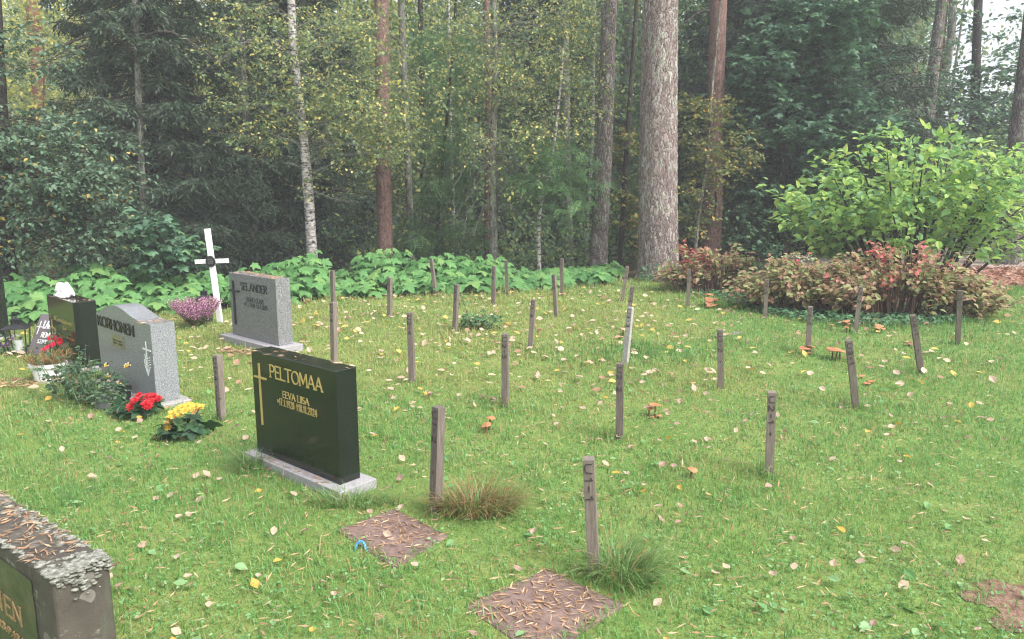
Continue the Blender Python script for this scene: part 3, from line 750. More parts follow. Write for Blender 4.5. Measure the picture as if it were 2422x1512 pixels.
# slim black grave stick with a small cross behind the large lantern
pb = gp(36, 800); root = thing('memorial_stick', 'slim black memorial stick with a small crossbar behind the larger lantern', 'memorial stick', pb)
g = G(); hz = float(at(39, 738, pb[1])[2]); g.tube([pb, pb + UP * hz], .006, 6); obj('stem', g, M['black'], root)
g = G(); g.box(pb + A([-.05, -.005, hz - .045]), (.1, 0, 0), (0, .008, 0), (0, 0, .008)); obj('crossbar', g, M['black'], root)

# ------------------------------------------------------------------ flowers and pots
def rosette(g, c, n, r, k=9, rad=None):
    n = unit(n); t = unit(np.cross(n, A([.3, .2, 1.]) + 0.01)); b = np.cross(n, t)
    for lay, (rr, tilt) in enumerate(((1, .25), (.75, .7), (.5, 1.3))):
        m = max(4, k - 2 * lay); a = np.arange(m) * 2 * math.pi / m + lay * .5
        D = np.cos(a)[:, None] * t + np.sin(a)[:, None] * b + n * tilt
        NN = n - .5 * (np.cos(a)[:, None] * t + np.sin(a)[:, None] * b)
        g.leaves(OV, np.repeat(A(c)[None], m, 0) + rng.normal(0, r * .04, (m, 3)), D, NN, r * rr * rng.uniform(.85, 1.15, m))
def dome(n, el0=.15):
    a = rng.uniform(0, 6.283, n); e = np.arcsin(rng.uniform(math.sin(el0), 1, n))
    return np.stack([np.cos(a) * np.cos(e), np.sin(a) * np.cos(e), np.sin(e)], 1)
def leafball(g, tpl, c, r, n, size, el0=0., flatk=.7, droop=.2):
    d = dome(n, el0); rr = rng.uniform(.45, 1, n)[:, None]
    O = A(c) + d * rr * A(r); D = d * A([1, 1, .3]) + rng.normal(0, .4, (n, 3)) - UP * droop
    N = UP * flatk + d * .5 + rng.normal(0, .25, (n, 3))
    g.leaves(tpl, O, D, N, size * rng.uniform(.7, 1.2, n))
    return O

def begonia(c, label, petal, nfl, r, h, side, bud=None):
    root = thing('begonia', label, 'flower', c)
    g = G(); O = leafball(g, MA, c + UP * h * .25, (r, r, h * .55), 30, .10, .05)
    obj('foliage', g, M['begleaf'], root)
    g = G()
    for q in O[:18]: g.tube([c, (c + q) / 2 + UP * .02, q], .004, 4)
    obj('stem', g, M['greenstem'], root)
    for k in range(nfl):
        a = rng.uniform(-2.9, .3) if side is None else side[k][0]
        if side is None:
            q = c + A([math.cos(a) * r * rng.uniform(.2, .9), math.sin(a) * r * .6, h * rng.uniform(.6, 1.)])
        else:
            q = c + A([side[k][1], side[k][2], side[k][3]])
        g = G(); rosette(g, q, (q - c) * A([1, 1, .4]) + A([0, -.35, .5]), (.030 if petal is M['yellowpetal'] else .036) * rng.uniform(.85, 1.15)); obj('flower', g, petal, root)
    if petal is M['yellowpetal']:
        g = G()
        for k in range(9):
            q = c + A([side[k][1] + .02, side[k][2] - .01, side[k][3] - .02]); rosette(g, q, A([0, -.5, .5]), .014, 5)
        obj('orange_bud', g, leafmat('orange_buds', [(.6, .16, .06), (.62, .25, .10)], .2), root)
    return root
rb = gp(333, 985); cpx = lambda px, py, c, dy=0: at(px, py, c[1] + dy) - c
fl = [(0, *cpx(x, y, rb, dy)) for x, y, dy in ((330, 944, -.05), (318, 948, -.08), (347, 938, 0), (362, 937, -.02), (357, 950, -.06), (343, 955, -.1), (310, 962, -.08), (372, 944, 0), (328, 935, .03), (350, 962, -.1))]
begonia(rb, 'red flowering begonia at the foot of the wave topped gravestone', M['redpetal'], len(fl), .12, .18, fl)
yb = gp(440, 1030)
fl = [(0, *cpx(x, y, yb, dy)) for x, y, dy in ((394, 1005, -.08), (400, 990, -.1), (408, 978, -.06), (418, 970, -.03), (430, 963, 0), (442, 962, -.02), (452, 968, -.06), (462, 962, .02), (448, 958, .05), (436, 972, -.08), (398, 1012, -.1), (474, 963, .04), (425, 982, -.08))]
begonia(yb, 'yellow flowering begonia on the lawn beside stake U1-4', M['yellowpetal'], len(fl), .15, .16, fl)

# black pot with pansies, grey pot, white planter
M['plasticblack'] = flat('black_plastic', (.025, .025, .028), .45); M['plasticgrey'] = flat('grey_plastic', (.17, .18, .19), .5); M['soil'] = flat('potting_soil', (.03, .02, .015), .95, 0, .5)
def pot(name, label, c, r, h, m, sx=1, sy=1):
    root = thing(name, label, 'plant pot', c)
    g = G(); g.lathe([(0, .001), (r * .74, 0), (r * .78, h * .1), (r * .93, h * .78), (r * 1.04, h * .8), (r * 1.06, h), (r * .97, h), (r * .94, h * .82)], c, 28, sx, sy); obj('pot', g, m, root, smooth=False)
    g = G(); g.lathe([(0, h * .86), (r * .5, h * .88), (r * .95, h * .84)], c, 24, sx, sy); obj('soil', g, M['soil'], root, smooth=True)
    return root
pc_ = gp(296, 950); root = pot('plant_pot', 'small black plastic pot of pansies against the wave topped gravestone', pc_, .052, .115, M['plasticblack'])
g = G(); leafball(g, OV, pc_ + A([-.05, -.03, .13]), (.10, .08, .13), 130, .032, -.3); obj('foliage', g, M['rose'], root)
for x, y in ((299, 865), (257, 888), (305, 862), (282, 905), (252, 863), (240, 912)):
    q = at(x, y, pc_[1] - .06); g = G(); rosette(g, q, A([.1, -1, .3]), .022, 6); obj('flower', g, M['pansy'], root)
gpot = gp(246, 967); root = pot('plant_pot', 'grey plastic pot sunk among the rose foliage', gpot, .062, .085, M['plasticgrey'])
g = G(); leafball(g, OV, gpot + A([.01, 0, .09]), (.09, .09, .07), 70, .04, -.1); obj('foliage', g, M['rose'], root)
wp = gp(106, 908); wp = wp + A([.0, .07, 0])
root = pot('planter', 'white oval planter of dried brown sprigs', wp, .125, .165, M['whitepaint'], 1.15, .85); root['category'] = 'planter'
g = G()
for k in range(260):
    a = rng.uniform(0, 6.28); q = wp + A([math.cos(a) * .1 * rng.uniform(.1, 1.2), math.sin(a) * .07, .13]); d = unit([math.cos(a) * .7, math.sin(a) * .7 - .1, rng.uniform(.6, 1.6)])
    L = rng.uniform(.06, .16); t = np.arange(4)[:, None] / 4 * L
    g.leaves(ND, q + d * t, d + rng.normal(0, .5, (4, 3)), rng.normal(0, 1, (4, 3)), .05)
obj('sprigs', g, M['drysprig'], root)

# bouquet of carnations
cb = gp(118, 872); root = thing('bouquet', 'bunch of red and pink carnations leaning on the small black gravestone', 'bouquet', cb)
tops = [at(x, y, cb[1] + dy) for x, y, dy in ((119, 800, -.02), (126, 797, 0), (140, 804, .02), (141, 812, 0), (125, 815, -.05), (118, 818, -.04), (110, 822, -.06), (103, 828, -.08), (131, 801, .0), (144, 807, .03))]
g = G()
for q in tops: g.tube([cb + A([0.02, 0.02, .02]), (cb + q) / 2 + A([.01, 0, .02]), q], .003, 5)
obj('stem', g, M['greenstem'], root)
for k, q in enumerate(tops):
    g = G(); rosette(g, q, A([rng.uniform(-.3, .3), -.8, .6]), .028, 9); obj('flower', g, M['redpetal'] if k in (2, 3, 9, 0) else M['pinkpetal'], root)
g = G()
for k in range(30):
    q = tops[k % 10] + rng.normal(0, .03, 3); g.leaves(OV, q[None], A([[0, 0, 1.]]) + rng.normal(0, .3, (1, 3)), A([[0, -1., 0]]), .03)
for k in range(50):
    q = cb + (tops[k % 10] - cb) * rng.uniform(.2, .9); g.leaves(ND, q[None], rng.normal(0, 1, (1, 3)) + UP, rng.normal(0, 1, (1, 3)), .09)
obj('foliage', g, M['rose'], root)

# rose bush spilling between the stones
rc = gp(215, 950); root = thing('rose_bush', 'low sprawling grey green rose bush before the small black gravestone', 'rose bush', rc)
g = G(); tw = G()
for k in range(46):
    px = rng.uniform(135, 232) if k < 38 else rng.uniform(232, 300); py = rng.uniform(925, 975) + (px - 215) * .12
    q0 = gp(px, py); L = rng.uniform(.14, .34) * (1.15 if px < 232 else .3); az = rng.uniform(0, 6.28)
    q1 = q0 + A([math.cos(az) * .14, math.sin(az) * .10, L]); tw.tube([q0, (q0 + q1) / 2 + rng.normal(0, .02, 3), q1], [.004, .003, .002], 4)
    n = 16; f = rng.uniform(.15, 1, n)[:, None]; O = q0 + (q1 - q0) * f
    D = rng.normal(0, 1, (n, 3)) * A([1, 1, .35]); N = UP + rng.normal(0, .4, (n, 3)); g.leaves(OV, O, D, N, rng.uniform(.025, .055, n))
obj('foliage', g, M['rose'], root); obj('stem', tw, M['greenstem'], root)
g = G()
for x, y in ((166, 889), (180, 905), (205, 875), (144, 905)): g.ball(at(x, y, rc[1] + .05), (.012, .012, .014), 8, 6)
obj('withered_bud', g, M['leafbrown'], root)

# purple flowering plant half hidden by the large lantern
pp = gp(12, 836); root = thing('flowering_plant', 'low dark plant with dull purple flowers beside the larger lantern', 'plant', pp)
g = G(); leafball(g, OV, pp + UP * .02, (.22, .14, .16), 130, .05, 0); obj('foliage', g, M['rose'], root)
g = G()
for k in range(9):
    rosette(g, pp + A([rng.uniform(-.12, .2), rng.uniform(-.12, 0), rng.uniform(.03, .17)]), A([0, -1, .5]), .022, 6)
obj('flower', g, leafmat('purple_petals', [(.16, .08, .2), (.22, .12, .26), (.12, .06, .16)], .2), root)

# heather
hc = gp(466, 772); root = thing('heather', 'rounded pink heather plant in front of the white cross', 'heather', hc)
g = G(); g2 = G(); st = G()
for k in range(330):
    a = rng.uniform(0, 6.283); e = math.asin(rng.uniform(.12, .98)); d = A([math.cos(a) * math.cos(e), math.sin(a) * math.cos(e), math.sin(e)])
    d = unit(d + UP * .6); L = .29 * rng.uniform(.8, 1.12) * (1.18 - .25 * math.sin(e)); b0 = hc + A([d[0] * .05, d[1] * .05, .01])
    bend = UP * .06 * math.cos(e)
    pts = [b0 + d * L * t + bend * t * t for t in (0, .5, 1)]
    st.tube(pts, .0025, 3, False)
    n = 20; t = np.linspace(.42, 1, n)[:, None]; O = b0 + d * L * t + bend * t * t
    gg_ = g if rng.random() > .07 else g2
    gg_.leaves(RH, O, rng.normal(0, 1, (n, 3)) + d * .6, rng.normal(0, 1, (n, 3)), .016)
    n = 9; t = np.linspace(.05, .5, n)[:, None]; O = b0 + d * L * t + bend * t * t
    g2.leaves(RH, O, rng.normal(0, 1, (n, 3)) + d, rng.normal(0, 1, (n, 3)), .02)
obj('flower_spikes', g, M['heather'], root); obj('foliage', g2, M['heathleaf'], root); obj('stem', st, M['browntwig'], root)

# withered brown clump at the bushes' edge
wc = gp(368, 737); root = thing('withered_plant', 'withered rusty brown clump at the edge of the leafy bushes', 'plant', wc)
g = G(); leafball(g, ND, wc, (.14, .12, .12), 420, .10, 0, .2); obj('foliage', g, M['drysprig'], root)

# ------------------------------------------------------------------ numbered wooden stakes
def woodmat():
    m, nt, out = newmat('weathered_stake_wood'); v = mapped(nt, (1, 1, .06)); w = mapped(nt)
    oi = ND_(nt, 'ShaderNodeObjectInfo')
    c = ramp(nt, noisen(nt, v, 120, 5, .7), [(.25, (.085, .068, .056)), (.5, (.155, .125, .105)), (.75, (.245, .205, .175))])
    f = ramp(nt, noisen(nt, w, 16, 5), [(.55, (0, 0, 0)), (.75, (.6, .6, .6))]); c = mixc(nt, f, c, (.10, .105, .08))
    hs = ND_(nt, 'ShaderNodeHueSaturation'); mr = ND_(nt, 'ShaderNodeMapRange'); mr.inputs[3].default_value = .85; mr.inputs[4].default_value = 1.25
    nt.links.new(oi.outputs['Random'], mr.inputs[0]); nt.links.new(mr.outputs[0], hs.inputs['Value']); nt.links.new(c, hs.inputs['Color'])
    p = ND_(nt, 'ShaderNodeBsdfPrincipled', Roughness=.85); nt.links.new(hs.outputs[0], p.inputs['Base Color'])
    b = ND_(nt, 'ShaderNodeBump', Strength=.6, Distance=.003); nt.links.new(noisen(nt, v, 140, 5), b.inputs['Height']); nt.links.new(b.outputs[0], p.inputs['Normal'])
    nt.links.new(p.outputs[0], out.inputs[0])
    return m
M['stake'] = woodmat(); M['palestake'] = flat('pale_bleached_wood', (.36, .34, .32), .85, 0, .3, 40); M['marker'] = flat('black_marker', (.05, .043, .04), .8)
STK = [('U1-1', 1392, 1083, 1405, 1360, 6, 0), ('U1-2', 1038, 962, 1030, 1213, 48, 0), ('U1-4', 514, 840, 525, 994, 42, 0), ('U2-1', 1826, 927, 1819, 1128, 4, 0), ('U2-2', 1467, 860, 1465, 1040, 8, 0),
       ('U2-3', 1195, 790, 1195, 963, 14, 0), ('U2-4', 970, 740, 975, 904, 16, 0), ('U2-5', 788, 715, 791, 862, 42, 0), ('U3-1', 2007, 805, 2025, 966, -2, 0), ('U3-2', 1703, 780, 1705, 918, 3, 0),
       ('U3-3', 1492, 727, 1478, 868, 28, 1), ('U3-4', 1262, 708, 1254, 826, 15, 0), ('U3-5', 1081, 673, 1076, 785, 36, 0), ('U3-6', 922, 657, 922, 754, 34, 0), ('U3-7', 786, 640, 789, 730, 34, 0),
       ('U4-1', 2159, 745, 2179, 886, -4, 0), ('U4-2', 1917, 725, 1910, 837, 5, 0), ('U4-4', 1496, 678, 1482, 782, 6, 0), ('U4-5', 1310, 650, 1316, 748, 26, 0), ('U4-6', 1168, 630, 1167, 723, 22, 0),
       ('U4-7', 1020, 613, 1031, 701, 24, 0), ('U5-1', 2271, 687, 2265, 814, 3, 0), ('U5-2', 2037, 678, 2023, 786, 8, 0), ('U5-3', 1815, 660, 1809, 753, 8, 0), ('U5-4', 1630, 637, 1627, 726, 6, 0),
       ('U5-5', 1484, 630, 1471, 713, 8, 0), ('U5-6', 1329, 612, 1329, 701, 14, 0), ('U5-7', 1197, 617, 1199, 698, 8, 0)]
STB = []
for nm, tx, ty, bx, by, rot, pale in STK:
    b0 = gp(bx, by); t0 = at(tx, ty, b0[1]); STB.append(b0[:2])
    d = unit(t0 - b0); L = float(np.linalg.norm(t0 - b0))
    va = math.atan2(b0[0], b0[1]); a = R(rot) + va * .6
    r = A([math.cos(a), -math.sin(a), 0]); r = unit(r - d * (r @ d)); f = np.cross(d, r)
    if f[1] > 0: f = -f
    w = .046; g = G()
    P8 = []
    for zz, k in ((-.1, 1), (.12 * L, 1), (.5 * L, 1.0), (L - .003, 1), (L, .97)):
        for sx, sf in ((-1, 1), (1, 1), (1, -1), (-1, -1)):
            P8.append(b0 + d * zz + r * sx * w / 2 * k + f * sf * w / 2 * k + rng.normal(0, .0005, 3))
    q = [[4 * i + j, 4 * i + (j + 1) % 4, 4 * i + 4 + (j + 1) % 4, 4 * i + 4 + j] for i in range(4) for j in range(4)] + [[16, 17, 18, 19], [3, 2, 1, 0]]
    g.add(P8, [A(q)])
    o = obj('grave_stake', g, M['palestake'] if pale else M['stake'], None, b0)
    tag(o, ('pale bleached square wooden stake marked %s' if pale else 'square grey wooden stake marked %s in black') % nm, 'stake', 'numbered wooden grave stakes')
    g = G()
    tl = .155
    write(g, strokes(nm, tl, w * .62, .0048, False, .3, .03), b0 + d * (L - .02) + f * (w / 2 + .0008) - r * w * .33, -d, r, f, .0012, .0006)
    if nm == 'U1-4':
        write(g, strokes('I', .2, .03, .004), b0 + d * (L - .2) + f * (w / 2 + .0006) + r * w * .2, -d, r, f, .001)
        write(g, strokes('TUULIKKI', .24, .014, .0024, False, .3, .05), b0 + d * (L * .55) + f * (w / 2 + .0012) - r * w * .25, -d, r, f, .001)
    obj('lettering', g, M['marker'], o)
    if nm in ('U1-2', 'U3-2', 'U4-1', 'U2-1'):
        g = G(); q = b0 + d * L * rng.uniform(.3, .6) + f * (w / 2 - .001); g.ball(q, (.008, .003, .012), 10, 6); obj('wood_knot', g, M['twig'], o)

# weathered board lying on the lawn
a0, a1 = gp(1683, 800), gp(1744, 790); root = thing('board', 'flat weathered lichen grey board lying behind stake U3-2', 'board', (a0 + a1) / 2)
d = a1 - a0; g = G(); g.box(a0 + UP * .012, d, unit(np.cross(d, UP)) * .07, UP * .018); bevel(obj('plank', g, M['greytwig'], root), .003)

# ------------------------------------------------------------------ mushrooms
M['cap'] = stonemat('mushroom_cap', [(.3, (.32, .13, .055)), (.55, (.44, .205, .095)), (.75, (.56, .33, .18))], 45, .6, .3)
M['stalk'] = flat('mushroom_stalk', (.20, .11, .06), .8); M['redcap'] = flat('red_mushroom_cap', (.55, .10, .08), .5)
def mushrooms(label, lst, cap=None):
    b = [gp(x, y) for x, y, *_ in lst]; c0 = sum(b) / len(b)
    root = thing('mushroom_cluster', label, 'mushroom', c0, 'mushrooms growing on the lawn')
    for (x, y, r, h), q in zip(lst, b):
        top = q + A([rng.normal(0, .006), rng.normal(0, .006), h]); tilt = rng.normal(0, .10, 2)
        g = G(); g.tube([q - UP * .01, (q + top) / 2 + rng.normal(0, .004, 3), top], [.010, .007, .007], 8); obj('stalk', g, M['stalk'], root, smooth=True)
        g = G(); n = 22; prof = [(.12, -.02), (.6, .02), (.98, .0), (1.0, .06), (.85, .16), (.5, .2), (.22, .2), (.08, .235), (0, .24)]
        V = []; ph = rng.uniform(0, 6)
        for rr, z in prof:
            for k in range(n):
                a = 2 * math.pi * k / n; wv = 1 + .09 * math.sin(3 * a + ph) * rr
                dx, dy = rr * r * wv * math.cos(a), rr * r * wv * math.sin(a)
                V.append(top + A([dx, dy, z * r * .8 + dx * tilt[0] + dy * tilt[1] + .12 * r * rr * math.sin(2 * a + ph)]))
        qd = [[i * n + j, i * n + (j + 1) % n, (i + 1) * n + (j + 1) % n, (i + 1) * n + j] for i in range(len(prof) - 1) for j in range(n)]
        g.add(V, [A(qd)]); obj('cap', g, cap or M['cap'], root, smooth=True)
mushrooms('pair of tan mushrooms on the lawn near stake U2-3', [(1150, 1024, .034, .055), (1156, 1018, .032, .085)])
mushrooms('tall tan mushrooms on the lawn beside stake U2-2', [(1548, 986, .048, .085), (1536, 986, .026, .06), (1540, 992, .018, .015), (1558, 990, .022, .02)])
mushrooms('single flat tan mushroom between stakes U1-1 and U2-1', [(1636, 1132, .032, .05)])
mushrooms('broad tan mushrooms growing close against the foot of stake U4-2', [(1903, 839, .055, .06), (1919, 838, .05, .07), (1912, 841, .03, .025)])
mushrooms('largest broad tan mushrooms between stakes U4-2 and U3-1', [(1977, 853, .085, .09), (1968, 848, .06, .085), (1988, 851, .055, .08)])
mushrooms('stacked orange brown mushrooms under the red leaved shrub near stake U5-4', [(1680, 726, .085, .10), (1672, 722, .08, .14), (1690, 724, .075, .07), (1684, 730, .07, .045), (1676, 728, .05, .06)])
mushrooms('small orange mushrooms beside stake U5-3', [(1779, 727, .06, .07), (1787, 726, .05, .045), (1772, 722, .045, .06)])
mushrooms('thin stalked tan mushrooms standing apart from stake U5-2', [(1997, 772, .048, .06), (1966, 774, .03, .025)])
mushrooms('pair of tan mushrooms at the foot of stake U5-2', [(2010, 784, .045, .08), (2002, 785, .035, .05)])
mushrooms('red capped mushrooms between stakes U5-2 and U4-1', [(2074, 765, .05, .045)], M['redcap'])
mushrooms('pale tan mushrooms in a tight clump between stakes U5-2 and U4-1', [(2078, 784, .05, .06), (2072, 786, .04, .05), (2084, 787, .035, .045)])
mushrooms('dark wet toppled mushroom cap beside stake U4-1', [(2149, 818, .055, .025)], flat('dark_cap', (.2, .10, .06), .4))
mushrooms('low tan mushrooms behind the foot of stake U3-1', [(2046, 911, .03, .02), (2059, 909, .03, .025), (2037, 896, .024, .03)])
mushrooms('upright pinkish mushrooms behind stake U3-3', [(1465, 803, .05, .025), (1475, 795, .035, .08), (1483, 796, .04, .06)], flat('pinkish_cap', (.55, .30, .2), .6))

# ------------------------------------------------------------------ slabs and rope
M['slab'] = stonemat('brown_paving_slab', [(.3, (.13, .088, .075)), (.6, (.20, .14, .12))], 40, .9, .2, blot=(6, .5, .75, (.25, .18, .16)), bump=.3)
def slab(label, cs):
    P = [gp(x, y, .004) for x, y in cs]; c = sum(P) / 4
    root = thing('paving_slab', label, 'paving slab', c, 'brown paving slabs in the lawn'); g = G()
    V = [p + UP * .004 for p in P] + [p - UP * .04 for p in P]
    g.add(V, [A([[3, 2, 1, 0], [0, 1, 5, 4], [1, 2, 6, 5], [2, 3, 7, 6], [3, 0, 4, 7]])])
    bevel(obj('slab', g, M['slab'], root), .006); return P
SL1 = slab('brown paving slab strewn with needles, beside the blue rope loop', [(933, 1204), (795, 1254), (933, 1346), (1060, 1268)])
SL2 = slab('brown paving slab strewn with needles, before stake U1-1', [(1293, 1346), (1098, 1434), (1280, 1560), (1478, 1432)])
rp = gp(852, 1304); root = thing('rope_loop', 'short loop of bright blue rope sticking out of the grass', 'rope', rp); g = G()
t = np.linspace(0, math.pi * 1.05, 24); pts = np.stack([rp[0] - .022 * np.cos(t) * 1.1, np.full(24, rp[1]) + .01 * np.sin(t), .046 * np.sin(t) * (1 - .12 * np.cos(t)) - .004], 1)
g.tube(pts, .0055, 10)
def ropemat():
    m, nt, out = newmat('blue_rope'); v = mapped(nt)
    c = ramp(nt, noisen(nt, v, 260, 2), [(.4, (.02, .19, .42)), (.55, (.05, .33, .6)), (.68, (.5, .68, .75))])
    p = ND_(nt, 'ShaderNodeBsdfPrincipled', Roughness=.7); nt.links.new(c, p.inputs['Base Color']); nt.links.new(p.outputs[0], out.inputs[0]); return m
obj('rope', g, ropemat(), root, smooth=True)

# crumpled white litter beyond the shrubs
lc = gp(2238, 642); g = G(); g.ball(lc + UP * .06, (.16, .1, .08), 12, 8)
V = g.V[0]; V += np.random.default_rng(2).normal(0, .02, V.shape)
tag(obj('crumpled_paper', g, M['whitepaint'], None, lc), 'crumpled white scrap lying in the leaf litter', 'litter')

# ------------------------------------------------------------------ grass
def grass():
    holes = [(A([p[:2] for p in SL1]), .0), (A([p[:2] for p in SL2]), .0)]
    def inquad(x, y, q):
        c = q.mean(0); q = c + (q - c) * .84; s_ = []
        for i in range(4):
            a, b = q[i], q[(i + 1) % 4]; s_.append((b[0] - a[0]) * (y - a[1]) - (b[1] - a[1]) * (x - a[0]))
        s_ = A(s_); return (s_ > 0).all(0) | (s_ < 0).all(0)
    def nz(x, y, s_, o=0):
        return np.sin(x * s_ + 1.3 + o) * np.sin(y * s_ * 1.1 + .7 + 2 * o) * .5 + np.sin(x * s_ * 2.3 + y * s_ * 1.7 + o) * .3 + np.sin(x * s_ * 4.1 - y * s_ * 3.3 + 3 * o) * .2
    g = G(); YEL, DRY, DEEP = [], [], []
    for y0, y1, dens, wd, ln in ((1.6, 2.6, 6500, .0036, .042), (2.6, 4.2, 6000, .004, .042), (4.2, 6.5, 3800, .0055, .042), (6.5, 9.5, 2200, .008, .046), (9.5, 14, 1200, .012, .05)):
        hw = y1 * .74 + .5; n = int((y1 - y0) * 2 * hw * dens)
        x = rng.uniform(-hw, hw, n); y = rng.uniform(y0, y1, n)
        k = inlawn(x, y) & (abs(x) < y * .74 + .4)
        for q, _ in holes: k &= ~inquad(x, y, q)
        cl = nz(x, y, 9.0); k &= rng.random(n) < .75 + .35 * cl
        bare = ((x - BP[0]) ** 2 / .10 + (y - BP[1]) ** 2 / .05) < 1 + .4 * nz(x, y, 9); k &= ~(bare & (rng.random(n) < .85))
        x, y = x[k], y[k]; n = len(x); z = gz(x, y)
        # long green patch in the middle of the lawn and along the margins
        pc = gp(1530, 835); patch = np.exp(-((x - pc[0]) / .75) ** 2 - ((y - pc[1]) / .5) ** 2)
        margin = np.exp(-np.abs(y - np.interp(x, LBW[:, 0], LBW[:, 1])) / .3)
        h = ln * rng.uniform(.5, 1.3, n) * np.where(rng.random(n) < .04, 1.8, .92) * (1 + .55 * nz(x, y, 2.1, 1)) * (1 + 1.1 * patch + 1.2 * margin)
        for sx, sy in STB:
            h *= 1 + .8 * np.exp(-((x - sx) ** 2 + (y - sy) ** 2) / .012)
        yel = np.clip(sstep((y - 4.4) / 2.4) * 1.0 * sstep((3.0 - x) / 1.6 + .15 * nz(x, y, 1.5)) + .45 * nz(x, y, 1.25, 2) + .06 - 1.2 * patch - .35 * margin, 0, 1)
        yel = np.where(rng.random(n) < yel, .9, .1) * rng.uniform(.6, 1, n)
        dry = (rng.random(n) < .035 + .10 * np.clip(nz(x, y, 3, 4), 0, 1)).astype(float)
        deep = np.where(rng.random(n) < np.clip(1.0 * patch + .5 * margin + .8 * (nz(x, y, 1.9, 6) - .15), 0, .9), .9, 0.0)
        az = rng.uniform(0, 6.283, n); lean = np.abs(rng.normal(.72, .42, n)); w = wd * rng.uniform(.6, 1.2, n)
        D = np.stack([np.cos(az), np.sin(az), np.zeros(n)], 1); S = np.stack([-np.sin(az), np.cos(az), np.zeros(n)], 1)
        B = np.stack([x, y, z - .002], 1)
        Mi = B + D * (h * .35 * lean)[:, None] + UP * (h * .62 * np.cos(lean * .5))[:, None]
        Tp = B + D * (h * 1.0 * lean)[:, None] + UP * (h * np.clip(np.cos(lean), .25, 1))[:, None]
        V = np.stack([B - S * (w / 2)[:, None], B + S * (w / 2)[:, None], Mi + S * (w * .42)[:, None], Mi - S * (w * .42)[:, None], Tp], 1)
        off = (np.arange(n) * 5)[:, None]
        g.add(V.reshape(-1, 3), [off + A([[0, 1, 2, 3]]), off + A([[3, 2, 4]])])
        YEL.append(np.repeat(yel, 5)); DRY.append(np.repeat(dry, 5)); DEEP.append(np.repeat(deep, 5))
    o = obj('grass', g, M['grass']); tag(o, 'short mossy green lawn grass, yellowing towards the back', 'grass', kind='stuff')
    for nm, arr in (('yel', YEL), ('dry', DRY), ('deep', DEEP)):
        o.data.attributes.new(nm, 'FLOAT', 'POINT').data.foreach_set('value', np.concatenate(arr).astype(np.float32))
    # broad little leaves of clover, plantain and dandelion
    g = G(); n = 19000; y = 1.6 + 9 * rng.random(n) ** 1.7; x = rng.uniform(-1, 1, n) * (y * .72 + .3); k = inlawn(x, y) & (nz(x, y, 2.7, 3) > -.12)
    for q, _ in holes: k &= ~inquad(x, y, q)
    x, y = x[k], y[k]; n = len(x)
    O = np.stack([x, y, gz(x, y) + rng.uniform(.012, .035, n)], 1); D = rng.normal(0, 1, (n, 3)) * A([1, 1, .3]); N = UP + rng.normal(0, .3, (n, 3))
    g.leaves(OV, O, D, N, rng.uniform(.010, .024, n) * (1 + (rng.random(n) < .03) * 1.8))
    tag(obj('lawn_weeds', g, M['weed']), 'clover and plantain leaves among the lawn grass', 'weeds', kind='stuff')
grass()

def tuft(label, c, rx, ry, n, L, dry, bias):
    g = G(); D_ = []
    for k in range(n):
        a = rng.uniform(0, 6.283); r = math.sqrt(rng.random()); b = A([c[0] + rx * r * math.cos(a), c[1] + ry * r * math.sin(a), 0])
        d = unit([math.cos(a) * .8 + bias[0] + rng.normal(0, .4), math.sin(a) * .6 + bias[1] + rng.normal(0, .4), 0]); l = L * rng.uniform(.55, 1.2); ar = rng.uniform(.5, 1.25)
        s_ = A([-d[1], d[0], 0]); V = []
        for i, t in enumerate((0, .3, .6, .85, 1)):
            p = b + d * l * math.sin(ar * t) * t * .9 + UP * l * (t * math.cos(ar * .45) - .62 * ar * t * t * .75)
            p[2] = max(p[2], .006); w = .0028 * (1 - t * .85)
            V += [p - s_ * w, p + s_ * w]
        g.add(V, [A([[2 * i, 2 * i + 1, 2 * i + 3, 2 * i + 2] for i in range(4)])]); D_ += [float(rng.random() < dry)] * 10
    o = obj('grass_tuft', g, M['tuft'], None, c); o.data.attributes.new('dry', 'FLOAT', 'POINT').data.foreach_set('value', A(D_, np.float32))
    tag(o, label, 'grass tuft')
tuft('tangled dry brown grass tuft beside stake U1-2', gp(1125, 1212), .20, .10, 750, .22, .68, (.2, -.1))
tuft('long arching green grass tuft beside stake U1-1', gp(1480, 1368), .14, .12, 420, .24, .12, (.35, -.25))
tuft('short dense green grass tuft hugging the plinth of the gold lettered gravestone', gp(840, 1195), .22, .06, 320, .13, .04, (0, -.1))
tuft('fringe of green grass against the gold lettered gravestone, beside the yellow begonia', gp(590, 1105), .10, .12, 320, .16, .03, (-.1, -.1))

